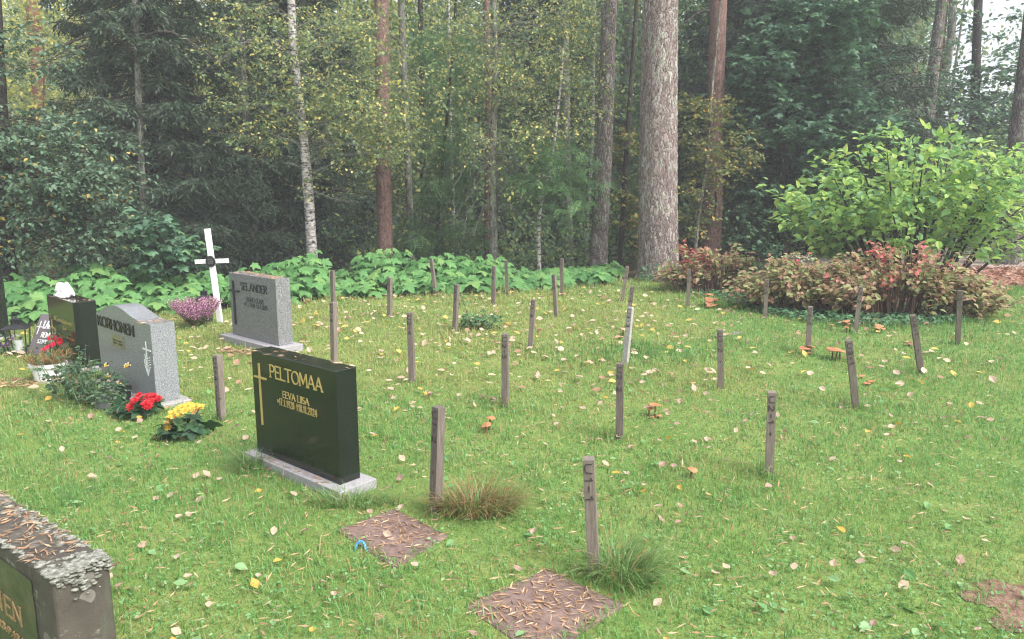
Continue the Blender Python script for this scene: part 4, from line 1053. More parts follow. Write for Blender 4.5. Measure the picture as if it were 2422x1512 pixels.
# ------------------------------------------------------------------ fallen leaves and needles
def fallen():
    prot = []
    for nm, mt, lab in (('leafpale', M['leafpale'], 'pale cream dry birch leaf lying on the lawn'), ('leafyellow', M['leafyellow'], 'yellow birch leaf lying on the lawn'), ('leafbrown', M['leafbrown'], 'brown curled dry leaf lying on the lawn')):
        for v in range(3):
            g = G(); g.leaves(CURL, A([[0., 0, 0]]), A([[0, 1., 0]]), A([[0, 0, 1.]]), 1); V = g.V[0]
            V[:, 2] += rng.normal(0, .05, len(V)) + .25 * V[:, 0] ** 2 * rng.uniform(-.5, 2) + .2 * V[:, 1] ** 2 * rng.uniform(-1, 2)
            me = mkmesh('fallen_leaf', g); me.materials.append(mt); prot.append((me, lab))
    n = 4000; y = rng.uniform(1.9, 11.5, n); x = rng.uniform(-1, 1, n) * (y * .70)
    pr = .35 + .65 * sstep((y - 4) / 4) * sstep((3.2 - x) / 2.5) + .25 * np.sin(x * 2.1 + y) * np.sin(y * 1.7 - x)
    k = inlawn(x, y + .1) & (rng.random(n) < pr * .62 * np.clip(.35 + (y - 2) / 4, .35, 1.2))
    for s_ in (PEL, SEL, KOR, KOV):
        c = s_.mid(); k &= ~(((x - c[0]) ** 2 + (y - c[1]) ** 2) < .12)
    x, y = x[k], y[k]; i = np.argsort(y); x, y = x[i], y[i]
    sel = np.arange(min(298, len(x)))
    for j in sel:
        t = rng.random(); f = (0 if t < .58 else 3 if t < .73 else 6) + int(rng.integers(3))
        me, lab = prot[f]; o = bpy.data.objects.new('fallen_leaf', me); col.objects.link(o)
        o.location = (x[j], y[j], float(gz(x[j], y[j])) + .030); s_ = rng.uniform(.026, .043) + .016 * min(1, y[j] / 7); o.scale = (s_, s_, s_)
        o.rotation_euler = (rng.normal(0, .35), rng.normal(0, .35), rng.uniform(0, 6.28)); tag(o, lab, 'leaf', 'birch leaves fallen on the lawn')
    m = len(x) - len(sel); x, y = x[len(sel):], y[len(sel):]
    g = G(); O = np.stack([x, y, gz(x, y) + .042], 1); g.leaves(CURL, O, rng.normal(0, 1, (m, 3)) * A([1, 1, .2]), UP + rng.normal(0, .35, (m, 3)), rng.uniform(.045, .08, m))
    tag(obj('fallen_leaves', g, leafmat('mixed_fallen_leaves', [(.56, .42, .30), (.62, .50, .36), (.6, .44, .12), (.52, .38, .29), (.36, .22, .14), (.6, .46, .34)], .25, .6)), 'small pale leaves scattered over the far lawn', 'leaves', kind='stuff')
fallen()
def needles():
    g = G()
    def lay(P, n, size, z):
        P = [A(p) for p in P]; a, b = rng.random(n)[:, None], rng.random(n)[:, None]
        O = (P[0] * (1 - a) + P[1] * a) * (1 - b) + (P[3] * (1 - a) + P[2] * a) * b
        O[:, 2] = z + rng.uniform(.0015, .006, n)
        az = rng.normal(0, .9, n) + rng.choice([0, 3.14], n); D = np.stack([np.cos(az), np.sin(az), rng.normal(0, .06, n)], 1)
        g.leaves(ND, O, D, UP + rng.normal(0, .5, (n, 3)), size * rng.uniform(.6, 1.3, n))
    lay(SL1, 210, .045, .010); lay(SL2, 340, .045, .010)
    for s_, n, sz in ((PEL, 26, .05), (SEL, 170, .05), (KOR, 0, .05), (KOV, 30, .05)):
        t0 = s_.l + UP * s_.H; lay([t0 + s_.u * s_.W * .04, t0 + s_.u * s_.W * .96, t0 + s_.u * s_.W * .96 + s_.b * s_.T, t0 + s_.u * s_.W * .04 + s_.b * s_.T], n, sz, s_.z0 + s_.H) if n else None
    t0 = KOR.l + KOR.u * KOR.W * .82 + UP * KOR.H; lay([t0, t0 + KOR.u * KOR.W * .17, t0 + KOR.u * KOR.W * .17 + KOR.b * KOR.T, t0 + KOR.b * KOR.T], 40, .05, KOR.z0 + KOR.H + .003)
    t0 = PEL.l - PEL.b * .055 + PEL.u * .08; lay([t0, t0 + PEL.u * (PEL.W - .15), t0 + PEL.u * (PEL.W - .15) + PEL.b * .04, t0 + PEL.b * .04], 60, .04, PEL.z0)
    o0, u, b, W, T, zt = OLD; t0 = o0 + u * .2; lay([t0, t0 + u * (W - .32), t0 + u * (W - .32) + b * T, t0 + b * T], 330, .032, zt + .004)
    q = gp(600, 835); lay([q + A([-.3, .12, 0]), q + A([.3, -.12, 0]), q + A([.3, -.3, 0]), q + A([-.3, -.05, 0])], 420, .06, .025)
    q = gp(40, 915); lay([q + A([-.5, .2, 0]), q + A([.22, .12, 0]), q + A([.1, -.1, 0]), q + A([-.5, -.12, 0])], 420, .06, .022)
    # needles here and there in the grass
    n = 6500; y = rng.uniform(1.8, 9, n); x = rng.uniform(-1, 1, n) * y * .7; O = np.stack([x, y, gz(x, y) + rng.uniform(.02, .04, n)], 1); k = inlawn(x, y); O = O[k]; n = len(O)
    g.leaves(ND, O, rng.normal(0, 1, (n, 3)) * A([1, 1, .25]), rng.normal(0, 1, (n, 3)) + UP, rng.uniform(.03, .055, n))
    tag(obj('pine_needles', g, M['needle']), 'rusty fallen pine needles on slabs, stones and grass', 'needles', kind='stuff')
    g = G(); n = 2600; x = rng.uniform(5.4, 13, n); y = rng.uniform(10.6, 14.8, n); k = y > np.interp(x, LBW[:, 0], LBW[:, 1]) - .2; x, y = x[k], y[k]; n = len(x)
    g.leaves(CURL, np.stack([x, y, gz(x, y) + rng.uniform(.01, .07, n)], 1), rng.normal(0, 1, (n, 3)) * A([1, 1, .3]), UP + rng.normal(0, .5, (n, 3)), rng.uniform(.06, .11, n))
    tag(obj('leaf_litter', g, leafmat('rusty_litter', [(.32, .16, .10), (.40, .22, .16), (.28, .14, .09), (.46, .30, .22), (.36, .2, .15)], .2)), 'thick rusty brown leaf litter beyond the lawn', 'leaf litter', kind='stuff')
needles()

# ------------------------------------------------------------------ leafy bushes along the lawn's edge
def thimble(label, pts, ntop):
    """pts: (px of foot, py of foot, py of top) along the bank"""
    pts = A(pts, float); c = gp(pts[:, 0].mean(), pts[:, 1].mean()); root = thing('leafy_bush', label, 'bush', c, 'lobed leaf bushes along the lawn edge')
    g = G(); st = G(); O, D, N, S = [], [], [], []
    for k in range(int(ntop * .72)):
        px = rng.uniform(pts[0, 0], pts[-1, 0]); fy = np.interp(px, pts[:, 0], pts[:, 1]); ty = np.interp(px, pts[:, 0], pts[:, 2])
        q = gp(px, fy); dd = rng.random() ** .8 * 1.7; b = q + A([q[0] / q[1] * dd, dd, 0]); b[2] = gz(b[0], b[1])
        # height grows from the front of the bush to its top line
        topz = at(px, ty, q[1] + 1.0)[2]; hh = max(.16, (topz * min(1, .35 + .75 * dd / .9) - b[2]) * rng.uniform(.55, 1.1))
        lean = A([rng.normal(0, .07), -.10 + rng.normal(0, .07), 0]); tp_ = b + UP * hh + lean
        st.tube([b, b * .5 + tp_ * .5 + rng.normal(0, .02, 3), tp_], [.006, .005, .003], 4, False)
        nl = 6
        for i in range(nl):
            f = 1 - .75 * (i / nl) ** 1.1; p = b + (tp_ - b) * f; a = 2.4 * i + rng.uniform(0, 1)
            out = A([math.cos(a), math.sin(a) - .35, .0]); pet = .04 + .09 * (i / nl) + .03 * rng.random()
            o = p + out * pet + UP * .03; O.append(o); D.append(out + A([0, -.1, -.30 - .3 * rng.random()])); N.append(UP * 1.0 + out * .35 + A([0, -.35, 0]) + rng.normal(0, .2, 3)); S.append((.145 + .085 * (i / nl) ** .5) * rng.uniform(.75, 1.25))
    g.leaves(MA, O, D, N, S); obj('foliage', g, M['thimble'], root); obj('stem', st, M['greenstem'], root)
thimble('low lobed leaf bush behind the larger lantern and the small black gravestone', [(-90, 780, 690), (20, 778, 668), (80, 772, 662), (170, 758, 668), (215, 752, 640)], 95)
thimble('lobed leaf bush behind the wave topped gravestone', [(215, 752, 640), (290, 748, 628), (345, 745, 655), (410, 741, 655)], 80)
thimble('lobed leaf bush behind the white cross and the heather', [(400, 741, 655), (470, 738, 655), (560, 730, 660), (630, 724, 646)], 75)
thimble('lobed leaf bush around the foot of the birch', [(620, 724, 646), (680, 720, 622), (740, 712, 613), (790, 708, 640), (815, 704, 668)], 70)
thimble('largest lobed leaf bush, under the straight red pine trunk', [(815, 706, 650), (860, 702, 622), (905, 696, 597), (960, 695, 610), (1040, 694, 612)], 95)
thimble('lobed leaf bush between stakes U4-7 and U5-7', [(1030, 694, 612), (1110, 694, 604), (1150, 694, 614), (1205, 693, 640)], 75)
thimble('lowest lobed leaf bush running towards the thickest trunk', [(1200, 693, 640), (1300, 687, 652), (1380, 681, 645), (1430, 677, 655), (1465, 676, 668)], 75)

# small sapling on the lawn
sp = gp(1135, 780); root = thing('sapling', 'small leafy green sapling clump beside stake U3-5', 'sapling', sp); g = G(); st = G()
for k in range(26):
    a = rng.uniform(0, 6.28); r = rng.random() ** .6; q = sp + A([r * .25 * math.cos(a), r * .12 * math.sin(a), rng.uniform(.06, .24) * (1 - .3 * r)])
    if k == 0: q = sp + A([-.21, .02, .40])
    if k == 1: q = sp + A([-.19, .02, .33])
    st.tube([sp + (q - sp) * A([.4, .4, 0]), q], [.004, .002], 4, False); n = 14
    O = q + rng.normal(0, .028, (n, 3)) - UP * rng.uniform(0, .05, n)[:, None]; g.leaves(OV, O, rng.normal(0, 1, (n, 3)) * A([1, 1, .3]), UP + A([0, -.3, 0]) + rng.normal(0, .35, (n, 3)), rng.uniform(.03, .055, n))
obj('foliage', g, M['sapling'], root); obj('stem', st, M['browntwig'], root)

# ------------------------------------------------------------------ shrubs
def shrub(name, label, px, py, Y, rx, ry, h, nst, leaf, mat_, size, per, twigm, extra=None, z0=.25, group=None):
    b = gp(px, py) if Y is None else A([at(px, 600, Y)[0], Y, 0.]); root = thing(name, label, 'shrub', b, group); g = G(); st = G(); g2 = G()
    cl = [(-.95 + .38 * q, rng.uniform(-.6, .6), rng.uniform(.7, 1.0)) for q in range(6)]
    for k in range(nst):
        a = rng.uniform(0, 6.283); r = rng.random() ** .55; dx, dy = r * math.cos(a), r * math.sin(a); wk = rng.uniform(.7, 1.05)
        if h < 1.5:
            ck = cl[k % 6]; dx, dy = ck[0] + dx * .5, ck[1] + dy * .5; wk = ck[2] * (rng.uniform(.45, .95) if k % 4 else rng.uniform(.9, 1.15))
        r = min(1.2, math.hypot(dx, dy)); a = math.atan2(dy, dx)
        top = b + A([rx * dx, ry * dy, h * (1 - .4 * r * r) * wk]); fk = .28 if h > 1.5 else .72; f0 = b + A([rx * fk * r * math.cos(a), ry * fk * r * math.sin(a), 0])
        mid = f0 * .45 + top * .55 + A([0, 0, h * .06]) + rng.normal(0, .03, 3)
        if h < 1.5 or k % 3 == 0: st.tube([f0, mid, top], [.010 * h + .002, .006 * h + .001, .002], 5, False)
        for j in range(3):
            f = rng.uniform(.3, .95); p = f0 + (mid - f0) * min(1, f * 2) if f < .5 else mid + (top - mid) * (f * 2 - 1)
            e = p + unit(A([math.cos(a + rng.normal(0, 1)), math.sin(a + rng.normal(0, 1)), rng.uniform(.0, .9)])) * h * rng.uniform(.12, .26); st.tube([p, e], [.003, .0015], 3, False)
            n = per; t = rng.uniform(.1, 1.05, n)[:, None]; O = p + (e - p) * t + rng.normal(0, size * .45, (n, 3)); kk = O[:, 2] > z0 * h; O = O[kk]; n = len(O)
            out = (O - b) * A([1, 1, .2]); out /= np.linalg.norm(out, axis=1)[:, None] + .01
            tgt = g2 if (extra and top[2] > .72 * h and rng.random() < .3) else g
            tgt.leaves(leaf, O, out + rng.normal(0, .55, (n, 3)) - UP * .25, UP + out * .35 + A([0, -.25, 0]) + rng.normal(0, .3, (n, 3)), size * rng.uniform(.65, 1.25, n))
    obj('foliage', g, mat_, root); obj('stem', st, twigm, root)
    if extra and g2.V: obj('reddened_foliage', g2, extra, root)
    return root, b
GR = 'reddening shrubs at the lawn edge'
shrub('shrub', 'reddening shrub just beside the thickest trunk', 1700, 694, None, .66, .45, .84, 120, OV, M['redshrub'], .072, 9, M['browntwig'], M['pinkleaf'], .07, GR)
root, b = shrub('shrub', 'reddening shrub with cream flower heads, behind stake U4-2', 1920, 733, None, .76, .5, .92, 150, OV, M['redshrub'], .07, 9, M['browntwig'], M['pinkleaf'], .07, GR)
g = G()
for x, y in ((1862, 613), (1880, 606), (1890, 622), (1850, 620), (1910, 612)):
    q = at(x, y, b[1] + .15); leafball(g, RH, q, (.08, .08, .06), 60, .03, -.4)
obj('flower_head', g, leafmat('cream_florets', [(.62, .62, .42), (.55, .58, .36), (.66, .64, .5)], .3), root)
shrub('shrub', 'widest reddening shrub with bright pink tips, behind stake U4-1', 2135, 752, None, .92, .55, .90, 185, OV, M['redshrub'], .075, 9, M['browntwig'], M['pinkleaf'], .07, GR)
shrub('shrub', 'tall bright green broad leaved shrub above the reddening shrubs', 2160, 600, 11.0, 2.0, 1.3, 2.5, 130, OB, M['lime'], .125, 13, M['darkbark'], None, .22)
shrub('shrub', 'thin green shrub squeezed between two reddening shrubs', 1800, 694, None, .30, .3, .72, 30, OV, M['sapling'], .07, 8, M['browntwig'], None, .1)
# creeping ivy-like greenery under the shrubs
g = G(); n = 4200; px = rng.uniform(1600, 2290, n); fy = np.interp(px, [1600, 1700, 1800, 1900, 2100, 2290], [690, 714, 744, 763, 776, 770]) - rng.uniform(0, 48, n)
O = A([gp(a, b) for a, b in zip(px, fy)]); O[:, 2] = rng.uniform(.01, .09, n); g.leaves(OV, O, rng.normal(0, 1, (n, 3)) * A([1, 1, .3]), UP + A([0, -.4, 0]) + rng.normal(0, .3, (n, 3)), rng.uniform(.035, .07, n))
tag(obj('ground_cover', g, M['sapling']), 'low green creeping leaves under the reddening shrubs', 'ground cover', kind='stuff')

# ------------------------------------------------------------------ trees
def trunkpts(lst, Y, top=9.5, step=.12):
    P = [at(x, y, Y) for x, y, w in lst]; Rr = [w / 2 / F * Y * 1.0 for x, y, w in lst]
    P, Rr = list(P), list(Rr); d = P[-1] - P[0]; k = d[:2] / max(d[2], .1)
    low, hi = P[0], P[-1]; zb = float(gz(low[0], low[1])) - .1
    if low[2] > zb + .05:
        kk = (P[1] - P[0])[:2] / max((P[1] - P[0])[2], .1); q = low[:2] - kk * (low[2] - zb); P.insert(0, A([q[0], q[1], zb])); Rr.insert(0, Rr[0] * 1.04)
    if top > hi[2] + .2:
        q = hi[:2] + k * (top - hi[2]) * .8; P.append(A([q[0], q[1], top])); Rr.append(Rr[-1] * max(.35, 1 - .045 * (top - hi[2])))
    P = A(P); z = np.arange(P[0][2], P[-1][2], step)
    x = np.interp(z, P[:, 2], P[:, 0]); y = np.interp(z, P[:, 2], P[:, 1]); r = np.interp(z, P[:, 2], Rr)
    if len(z) > 9:
        ker = np.ones(7) / 7
        x = np.convolve(np.pad(x, 3, 'edge'), ker, 'valid'); y = np.convolve(np.pad(y, 3, 'edge'), ker, 'valid'); r = np.convolve(np.pad(r, 3, 'edge'), ker, 'valid')
    return np.stack([x, y, z], 1), r
def trunk(g, lst, Y, top=9.5, n=16, amp=.05, flare=.0, step=.12, seed=0):
    P, r = trunkpts(lst, Y, top, step); m = len(P)
    if flare: r = r * (1 + flare * np.exp(-(P[:, 2] - P[0][2]) / .28))
    disp = np.ones((m, n)); a = np.linspace(0, 2 * math.pi, n, endpoint=False)
    for i in range(m):
        for j in range(n):
            q = Vector((math.cos(a[j]) * 1.3 + seed, math.sin(a[j]) * 1.3, P[i][2] * 1.4)); disp[i, j] += amp * noise.noise(q)
            if flare: disp[i, j] += flare * .35 * math.exp(-(P[i][2] - P[0][2]) / .3) * math.sin(5 * a[j] + seed)
    g.tube(P, r, n, True, disp)
    return P, r
def sprays(g, tw, C, ntw, tl, nl, tpl, ls, droop=.15, tilt=.3, twr=.003):
    C = np.asarray(C, float); m = len(C) * ntw; c = np.repeat(C, ntw, 0) + rng.normal(0, tl * .25, (m, 3)); az = rng.uniform(0, 6.283, m); el = rng.normal(-droop, .35, m)
    d = np.stack([np.cos(az) * np.cos(el), np.sin(az) * np.cos(el), np.sin(el)], 1); L = tl * rng.uniform(.6, 1.3, m); k = np.arange(nl)
    f = ((k + .6) / nl)[None, :, None] * L[:, None, None]; O = c[:, None] + d[:, None] * f; O = O - UP * (droop * f ** 2 * .8)
    pz = np.stack([-np.sin(az), np.cos(az), np.zeros(m)], 1)[:, None] * np.where(k % 2, 1, -1)[None, :, None]
    D = d[:, None] * .5 + pz * .8 + rng.normal(0, .35, (m, nl, 3)) - UP * (droop + .1); N = UP + rng.normal(0, tilt, (m, nl, 3))
    g.leaves(tpl, O.reshape(-1, 3), D.reshape(-1, 3), N.reshape(-1, 3), ls * rng.uniform(.65, 1.25, m * nl))
    if tw is not None:
        e = c + d * L[:, None] - UP * (droop * L ** 2 * .8)[:, None]; V = np.stack([c + pz[:, 0] * twr, c - pz[:, 0] * twr, e], 1); off = (np.arange(m) * 3)[:, None]
        V2 = np.stack([c + UP * twr, c - UP * twr, e], 1); tw.add(V.reshape(-1, 3), [off + A([[0, 1, 2]])]); tw.add(V2.reshape(-1, 3), [off + A([[0, 1, 2]])])
def ell(lst, Y, dy):
    """crown volumes given as ellipses seen at distance Y -> points spread through their depth"""
    C = []
    for cx, cy, rx, ry, n in lst:
        k = 0
        while k < n:
            a, b, c_ = rng.uniform(-1, 1, 3)
            if a * a + b * b + c_ * c_ < 1:
                C.append(at(cx, cy, Y) + A([a * rx / F * Y, c_ * dy, b * ry / F * Y])); k += 1
    return A(C)
def limbs(g, P, r, C, n, rad=.02, sag=.1, k=5):
    for c in C[rng.permutation(len(C))[:n]]:
        i = int(np.clip(np.searchsorted(P[:, 2], c[2] + rng.uniform(-.5, .1)), 2, len(P) - 2)); p = P[i]; L = np.linalg.norm(c - p)
        t = np.linspace(0, 1, k)[:, None]; q = p + (c - p) * t + UP * (np.sin(t * math.pi) * L * sag) + rng.normal(0, L * .03, (k, 3)) * np.sin(t * math.pi)
        g.tube(q, np.linspace(rad * (.5 + .18 * L), rad * .2, k), 5, False)
def tree(name, label, cat, lst, Y, bm, crown=None, dy=1., spray=None, lm=None, nlimb=14, top=9.5, flare=.0, n=14, amp=.06, limbm=None, rad=.02, sag=.08, step=.14):
    P, r = None, None; g = G(); P, r = trunk(g, lst, Y, top, n, amp, flare, step, seed=len(ORG) % 17)
    base = A([P[0][0], P[0][1], float(gz(P[0][0], P[0][1]))]); root = thing(name, label, cat, base); obj('trunk', g, bm, root, smooth=True)
    if crown:
        C = ell(crown, Y, dy); cg = G(); tw = G(); sprays(cg, tw, C, *spray[:3], *spray[3:]); limbs(tw, P, r, C, nlimb, rad, sag)
        obj('crown', cg, lm, root); obj('branches', tw, limbm or M['twig'], root)
    return root, P, r
def branch(g, pts, Y, r0, r1, dy=0):
    P = A([at(x, y, Y + dy * i) for i, (x, y) in enumerate(pts)]); t = np.linspace(0, len(P) - 1, len(P) * 4); Q = np.stack([np.interp(t, np.arange(len(P)), P[:, k]) for k in range(3)], 1)
    Q[1:-1] = (Q[:-2] + Q[1:-1] + Q[2:]) / 3; Q += rng.normal(0, .006, Q.shape); g.tube(Q, np.linspace(r0, r1, len(Q)), 6, False)
    return Q
def crust(g, Q, n, s=.03):                                              # shaggy lichen on branches
    O = Q[rng.integers(0, len(Q), n)] + rng.normal(0, .012, (n, 3)); g.leaves(RH, O, rng.normal(0, 1, (n, 3)), rng.normal(0, 1, (n, 3)), s * rng.uniform(.5, 1.2, n))

# the thickest pine
g = G(); Yb = 12.5; lst = [(1557, 668, 98), (1557, 600, 94), (1556, 450, 90), (1558, 250, 85), (1562, 0, 78)]
P, r = trunkpts(lst, Yb, 9.5, .035); n = 120; r = r * (1 + .22 * np.exp(-(P[:, 2]) / .16)); disp = np.ones((len(P), n)); a = np.linspace(0, 2 * math.pi, n, endpoint=False)
for i in range(len(P)):
    for j in range(n):
        q = Vector((math.cos(a[j]) * r[i] * 22, math.sin(a[j]) * r[i] * 22, P[i][2] * 7)); q += noise.noise_vector(q * .5) * .9; dd, _ = noise.voronoi(q)
        disp[i, j] += .035 * min(1, (dd[1] - dd[0]) * 2.2) - .03 + .02 * noise.noise(q * 1.9) + .05 * math.exp(-P[i][2] / .2) * math.sin(6 * a[j] + 1)
root = thing('pine_tree', 'thickest pine trunk, scaly grey pink bark flecked with pale lichen', 'tree', (P[0][0], P[0][1], float(gz(P[0][0], P[0][1])))); g.tube(P, r, n, True, disp); obj('trunk', g, M['pine'], root, smooth=True)
g = G(); O = P[0] + A([0, 0, .12]) + np.stack([rng.uniform(-.42, .42, 160), rng.uniform(-.62, -.4, 160), rng.uniform(0, .22, 160)], 1)
g.leaves(OV, O, rng.normal(0, 1, (160, 3)), UP + A([0, -.6, 0]) + rng.normal(0, .4, (160, 3)), .05); tag(obj('bilberry_sprigs', g, M['sapling'], None, P[0]), 'small green sprigs growing at the foot of the thickest trunk', 'plant', kind='stuff')

tree('pine_tree', 'grey pine trunk leaning slightly, beside the thickest trunk', 'tree', [(1413, 660, 42), (1418, 560, 40), (1430, 330, 37), (1442, 0, 33)], 13.4, M['pinegrey'], flare=.1, n=40, step=.07)
root, P, r = tree('pine_tree', 'reddish pine trunk with a dark bark crack rising behind the reddening shrub', 'tree', [(1682, 600, 47), (1688, 430, 42), (1690, 330, 38), (1700, 0, 36)], 15.0, M['pinered'], n=36, step=.08)
g = G(); branch(g, [(1690, 30), (1660, 25), (1630, 45), (1600, 70)], 15, .03, .01); obj('branch', g, M['twig'], root)
g = G(); branch(g, [(1700, 90), (1725, 60), (1760, 95)], 15, .02, .008); obj('branch', g, M['twig'], root)
g = G(); q = [at(1692 + 2 * math.sin(k), 455 + 12 * k, 14.79) for k in range(6)]; g.tube(q, [.006, .016, .02, .018, .012, .004], 6); obj('bark_crack', g, M['soil'], root)
root, P, r = tree('pine_tree', 'straight smooth red brown pine trunk between the birch and the rowans', 'tree', [(912, 605, 37), (908, 450, 35), (905, 300, 33), (902, 0, 31)], 14.0, M['pinered'], n=36, flare=.05, step=.08)
for br in (([(903, 40), (880, 35), (850, 55), (820, 65)], 14, .022, .006), ([(915, 75), (945, 100), (952, 140)], 14, .025, .01), ([(913, 300), (880, 320), (840, 325)], 14, .012, .004)):
    g = G(); branch(g, *br); obj('branch', g, M['twig'], root)
tree('pine_tree', 'red barked pine trunk behind the grey green broadleaf tree', 'tree', [(96, 300, 26), (88, 150, 29), (78, 0, 32)], 21, M['pineorange'], n=20)
tree('pine_tree', 'thin grey pine trunk bending over the bright green shrub', 'tree', [(2192, 340, 26), (2200, 230, 26), (2214, 110, 24), (2228, 0, 22)], 20, M['pinegrey'], n=20, top=11)
tree('pine_tree', 'slender orange pine trunk crossing the thin grey one', 'tree', [(2208, 330, 22), (2214, 230, 21), (2224, 110, 19), (2234, 0, 17)], 24, M['pineorange'], n=18, top=12)
tree('pine_tree', 'short pinkish pine trunk glimpsed far behind the bright green shrub', 'tree', [(2158, 330, 13), (2160, 230, 12), (2166, 130, 11)], 30, M['pineorange'], n=12, top=9)
tree('pine_tree', 'broad grey trunk partly hidden behind the bright green shrub', 'tree', [(2378, 640, 52), (2388, 560, 50), (2404, 400, 48), (2440, 100, 44)], 15.5, M['pinegrey'], n=36, step=.08, top=10)
tree('tree', 'slim grey green trunk standing just behind the straight red pine', 'tree', [(968, 480, 17), (962, 300, 16), (952, 100, 15), (949, 0, 15)], 17.5, M['greybark'], n=16)
tree('tree', 'slim dark straight trunk between the red pine and the pair of lichened trunks', 'tree', [(1002, 450, 13), (998, 250, 12), (994, 0, 12)], 19, M['darkbark'], n=12)
tree('tree', 'dark bare trunk tight behind the lichened trunk with hanging twigs', 'tree', [(1152, 600, 17), (1154, 450, 16), (1156, 250, 15), (1150, 0, 14)], 15, M['pinered'], n=14)
tree('tree', 'greyish trunk seen between two dark spruces', 'tree', [(603, 590, 17), (590, 400, 16), (576, 180, 15), (566, 0, 15)], 15.5, M['greybark'], n=16)
tree('tree', 'dark shadowed trunk deep in the wood near stake U5-6', 'tree', [(1346, 600, 22), (1344, 480, 20), (1340, 300, 18)], 18, M['greybark'], n=14)
tree('tree', 'faint dark trunk deep in the wood near stake U5-7', 'tree', [(1105, 590, 9), (1100, 400, 8), (1098, 200, 8)], 22, M['darkbark'], n=10)
tree('birch_tree', 'very thin pale birch stem beside the leaning grey pine', 'tree', [(1392, 500, 7), (1402, 330, 7), (1406, 60, 6)], 19, M['birch'], n=10)
tree('birch_tree', 'thinnest pale birch stem, half hidden by rowan leaves', 'tree', [(1070, 600, 8), (1072, 470, 8), (1066, 340, 7)], 16.5, M['birch'], n=10)
# dark thin tree with broad leaves
tree('young_maple', 'thin blackish stem with green and yellow leaves beside the thickest trunk', 'tree', [(1463, 660, 13), (1474, 500, 12), (1482, 350, 11), (1494, 180, 10), (1506, 0, 9)], 14.6, M['darkbark'],
     [(1487, 490, 32, 70, 16), (1478, 330, 40, 90, 12), (1500, 570, 25, 40, 6)], .5, (4, .28, 5, MA, .09, .15, .35), M['olive'], 10, n=12)
# left broadleaf tree
root, P, r = tree('broadleaf_tree', 'large grey green broadleaf tree with a few yellow leaves, behind the larger lantern', 'tree', [(18, 660, 44), (14, 560, 40), (10, 420, 36), (0, 250, 30)], 10.6, M['darkbark'],
     [(110, 370, 190, 110, 130), (60, 300, 110, 60, 45), (190, 450, 120, 60, 60), (100, 500, 150, 60, 70), (240, 420, 70, 40, 20), (-60, 420, 90, 150, 50), (130, 570, 160, 55, 60), (300, 560, 90, 45, 30), (40, 120, 90, 70, 20)],
     1.0, (4, .32, 8, OV, .074, .2, .35), M['alder'], 60, n=20, top=6, rad=.016)
# wild maple sprays by the white cross
tree('young_maple', 'spindly maple seedling with layered leaves beside the white cross', 'tree', [(400, 660, 6), (375, 560, 5), (345, 500, 4)], 10.2, M['darkbark'],
     [(345, 515, 25, 15, 5), (375, 545, 45, 22, 10), (350, 590, 40, 20, 8), (420, 580, 35, 18, 8), (450, 590, 30, 14, 6), (390, 620, 60, 18, 8)], .3, (3, .22, 4, MA, .11, .1, .25), M['mapleleaf'], 12, n=8, top=1.4, rad=.008)
# lichened tree with arching boughs
root, P, r = tree('alder_tree', 'thin lichened tree with long arching bare boughs before the large spruce', 'tree', [(340, 560, 15), (334, 360, 14), (325, 170, 13), (318, 0, 12)], 13.0, M['greybark'], n=14)
g = G(); lg = G()
for pts, r0 in (([(320, 125), (298, 109), (254, 82), (213, 85), (164, 101), (131, 126), (118, 142), (112, 200)], .028), ([(322, 105), (345, 85), (378, 73), (411, 77), (452, 101), (490, 130), (520, 150)], .024),
                ([(226, 88), (222, 130), (230, 165), (245, 200)], .014), ([(212, 105), (160, 120), (90, 150), (40, 165), (0, 175)], .012), ([(330, 330), (290, 300), (245, 262), (225, 205)], .013), ([(332, 285), (300, 262), (240, 258), (200, 252)], .01),
                ([(118, 142), (150, 135), (190, 120)], .01), ([(104, 100), (104, 260)], .016)):
    Q = branch(g, pts, 13.0, r0, r0 * .35, -.04); crust(lg, Q, 60, .035)
obj('branches', g, M['twig'], root); obj('lichen', lg, M['greytwig'], root)
# birch
root, P, r = tree('birch_tree', 'crooked white and black barked birch with yellow green leaves', 'tree', [(739, 622, 25), (733, 500, 23), (724, 400, 22), (716, 300, 20), (704, 200, 18), (692, 100, 17), (689, 0, 16)], 12.6, M['birch'],
     [(820, 270, 150, 70, 90), (700, 230, 110, 60, 40), (640, 320, 90, 40, 20), (930, 300, 110, 90, 55), (760, 140, 160, 80, 55), (640, 80, 120, 80, 45), (850, 350, 90, 40, 25), (540, 200, 70, 90, 18), (970, 200, 90, 60, 22), (820, 60, 130, 60, 40), (780, 440, 60, 25, 6), (560, 290, 40, 30, 6)],
     1.1, (4, .30, 6, OV, .062, .25, .45), M['birchleaf'], 34, n=24, amp=.1, rad=.013, limbm=M['greytwig'], step=.07, top=10)
g = G(); lg = G()
for pts, r0 in (([(724, 345), (690, 335), (650, 322), (618, 305)], .02), ([(728, 320), (750, 300), (775, 290), (765, 330), (785, 350)], .016), ([(732, 385), (755, 375), (775, 365)], .014), ([(716, 265), (680, 272), (640, 262), (605, 240)], .016),
                ([(728, 400), (700, 390), (670, 385)], .012), ([(560, 110), (590, 95), (640, 90), (690, 130)], .018), ([(520, 150), (545, 120), (560, 110)], .016), ([(735, 450), (790, 470), (830, 478)], .008), ([(738, 330), (800, 340), (870, 345)], .01)):
    Q = branch(g, pts, 12.6, r0, r0 * .4, -.05); crust(lg, Q, 80, .04)
obj('boughs', g, M['greytwig'], root); obj('lichen', lg, M['greytwig'], root)
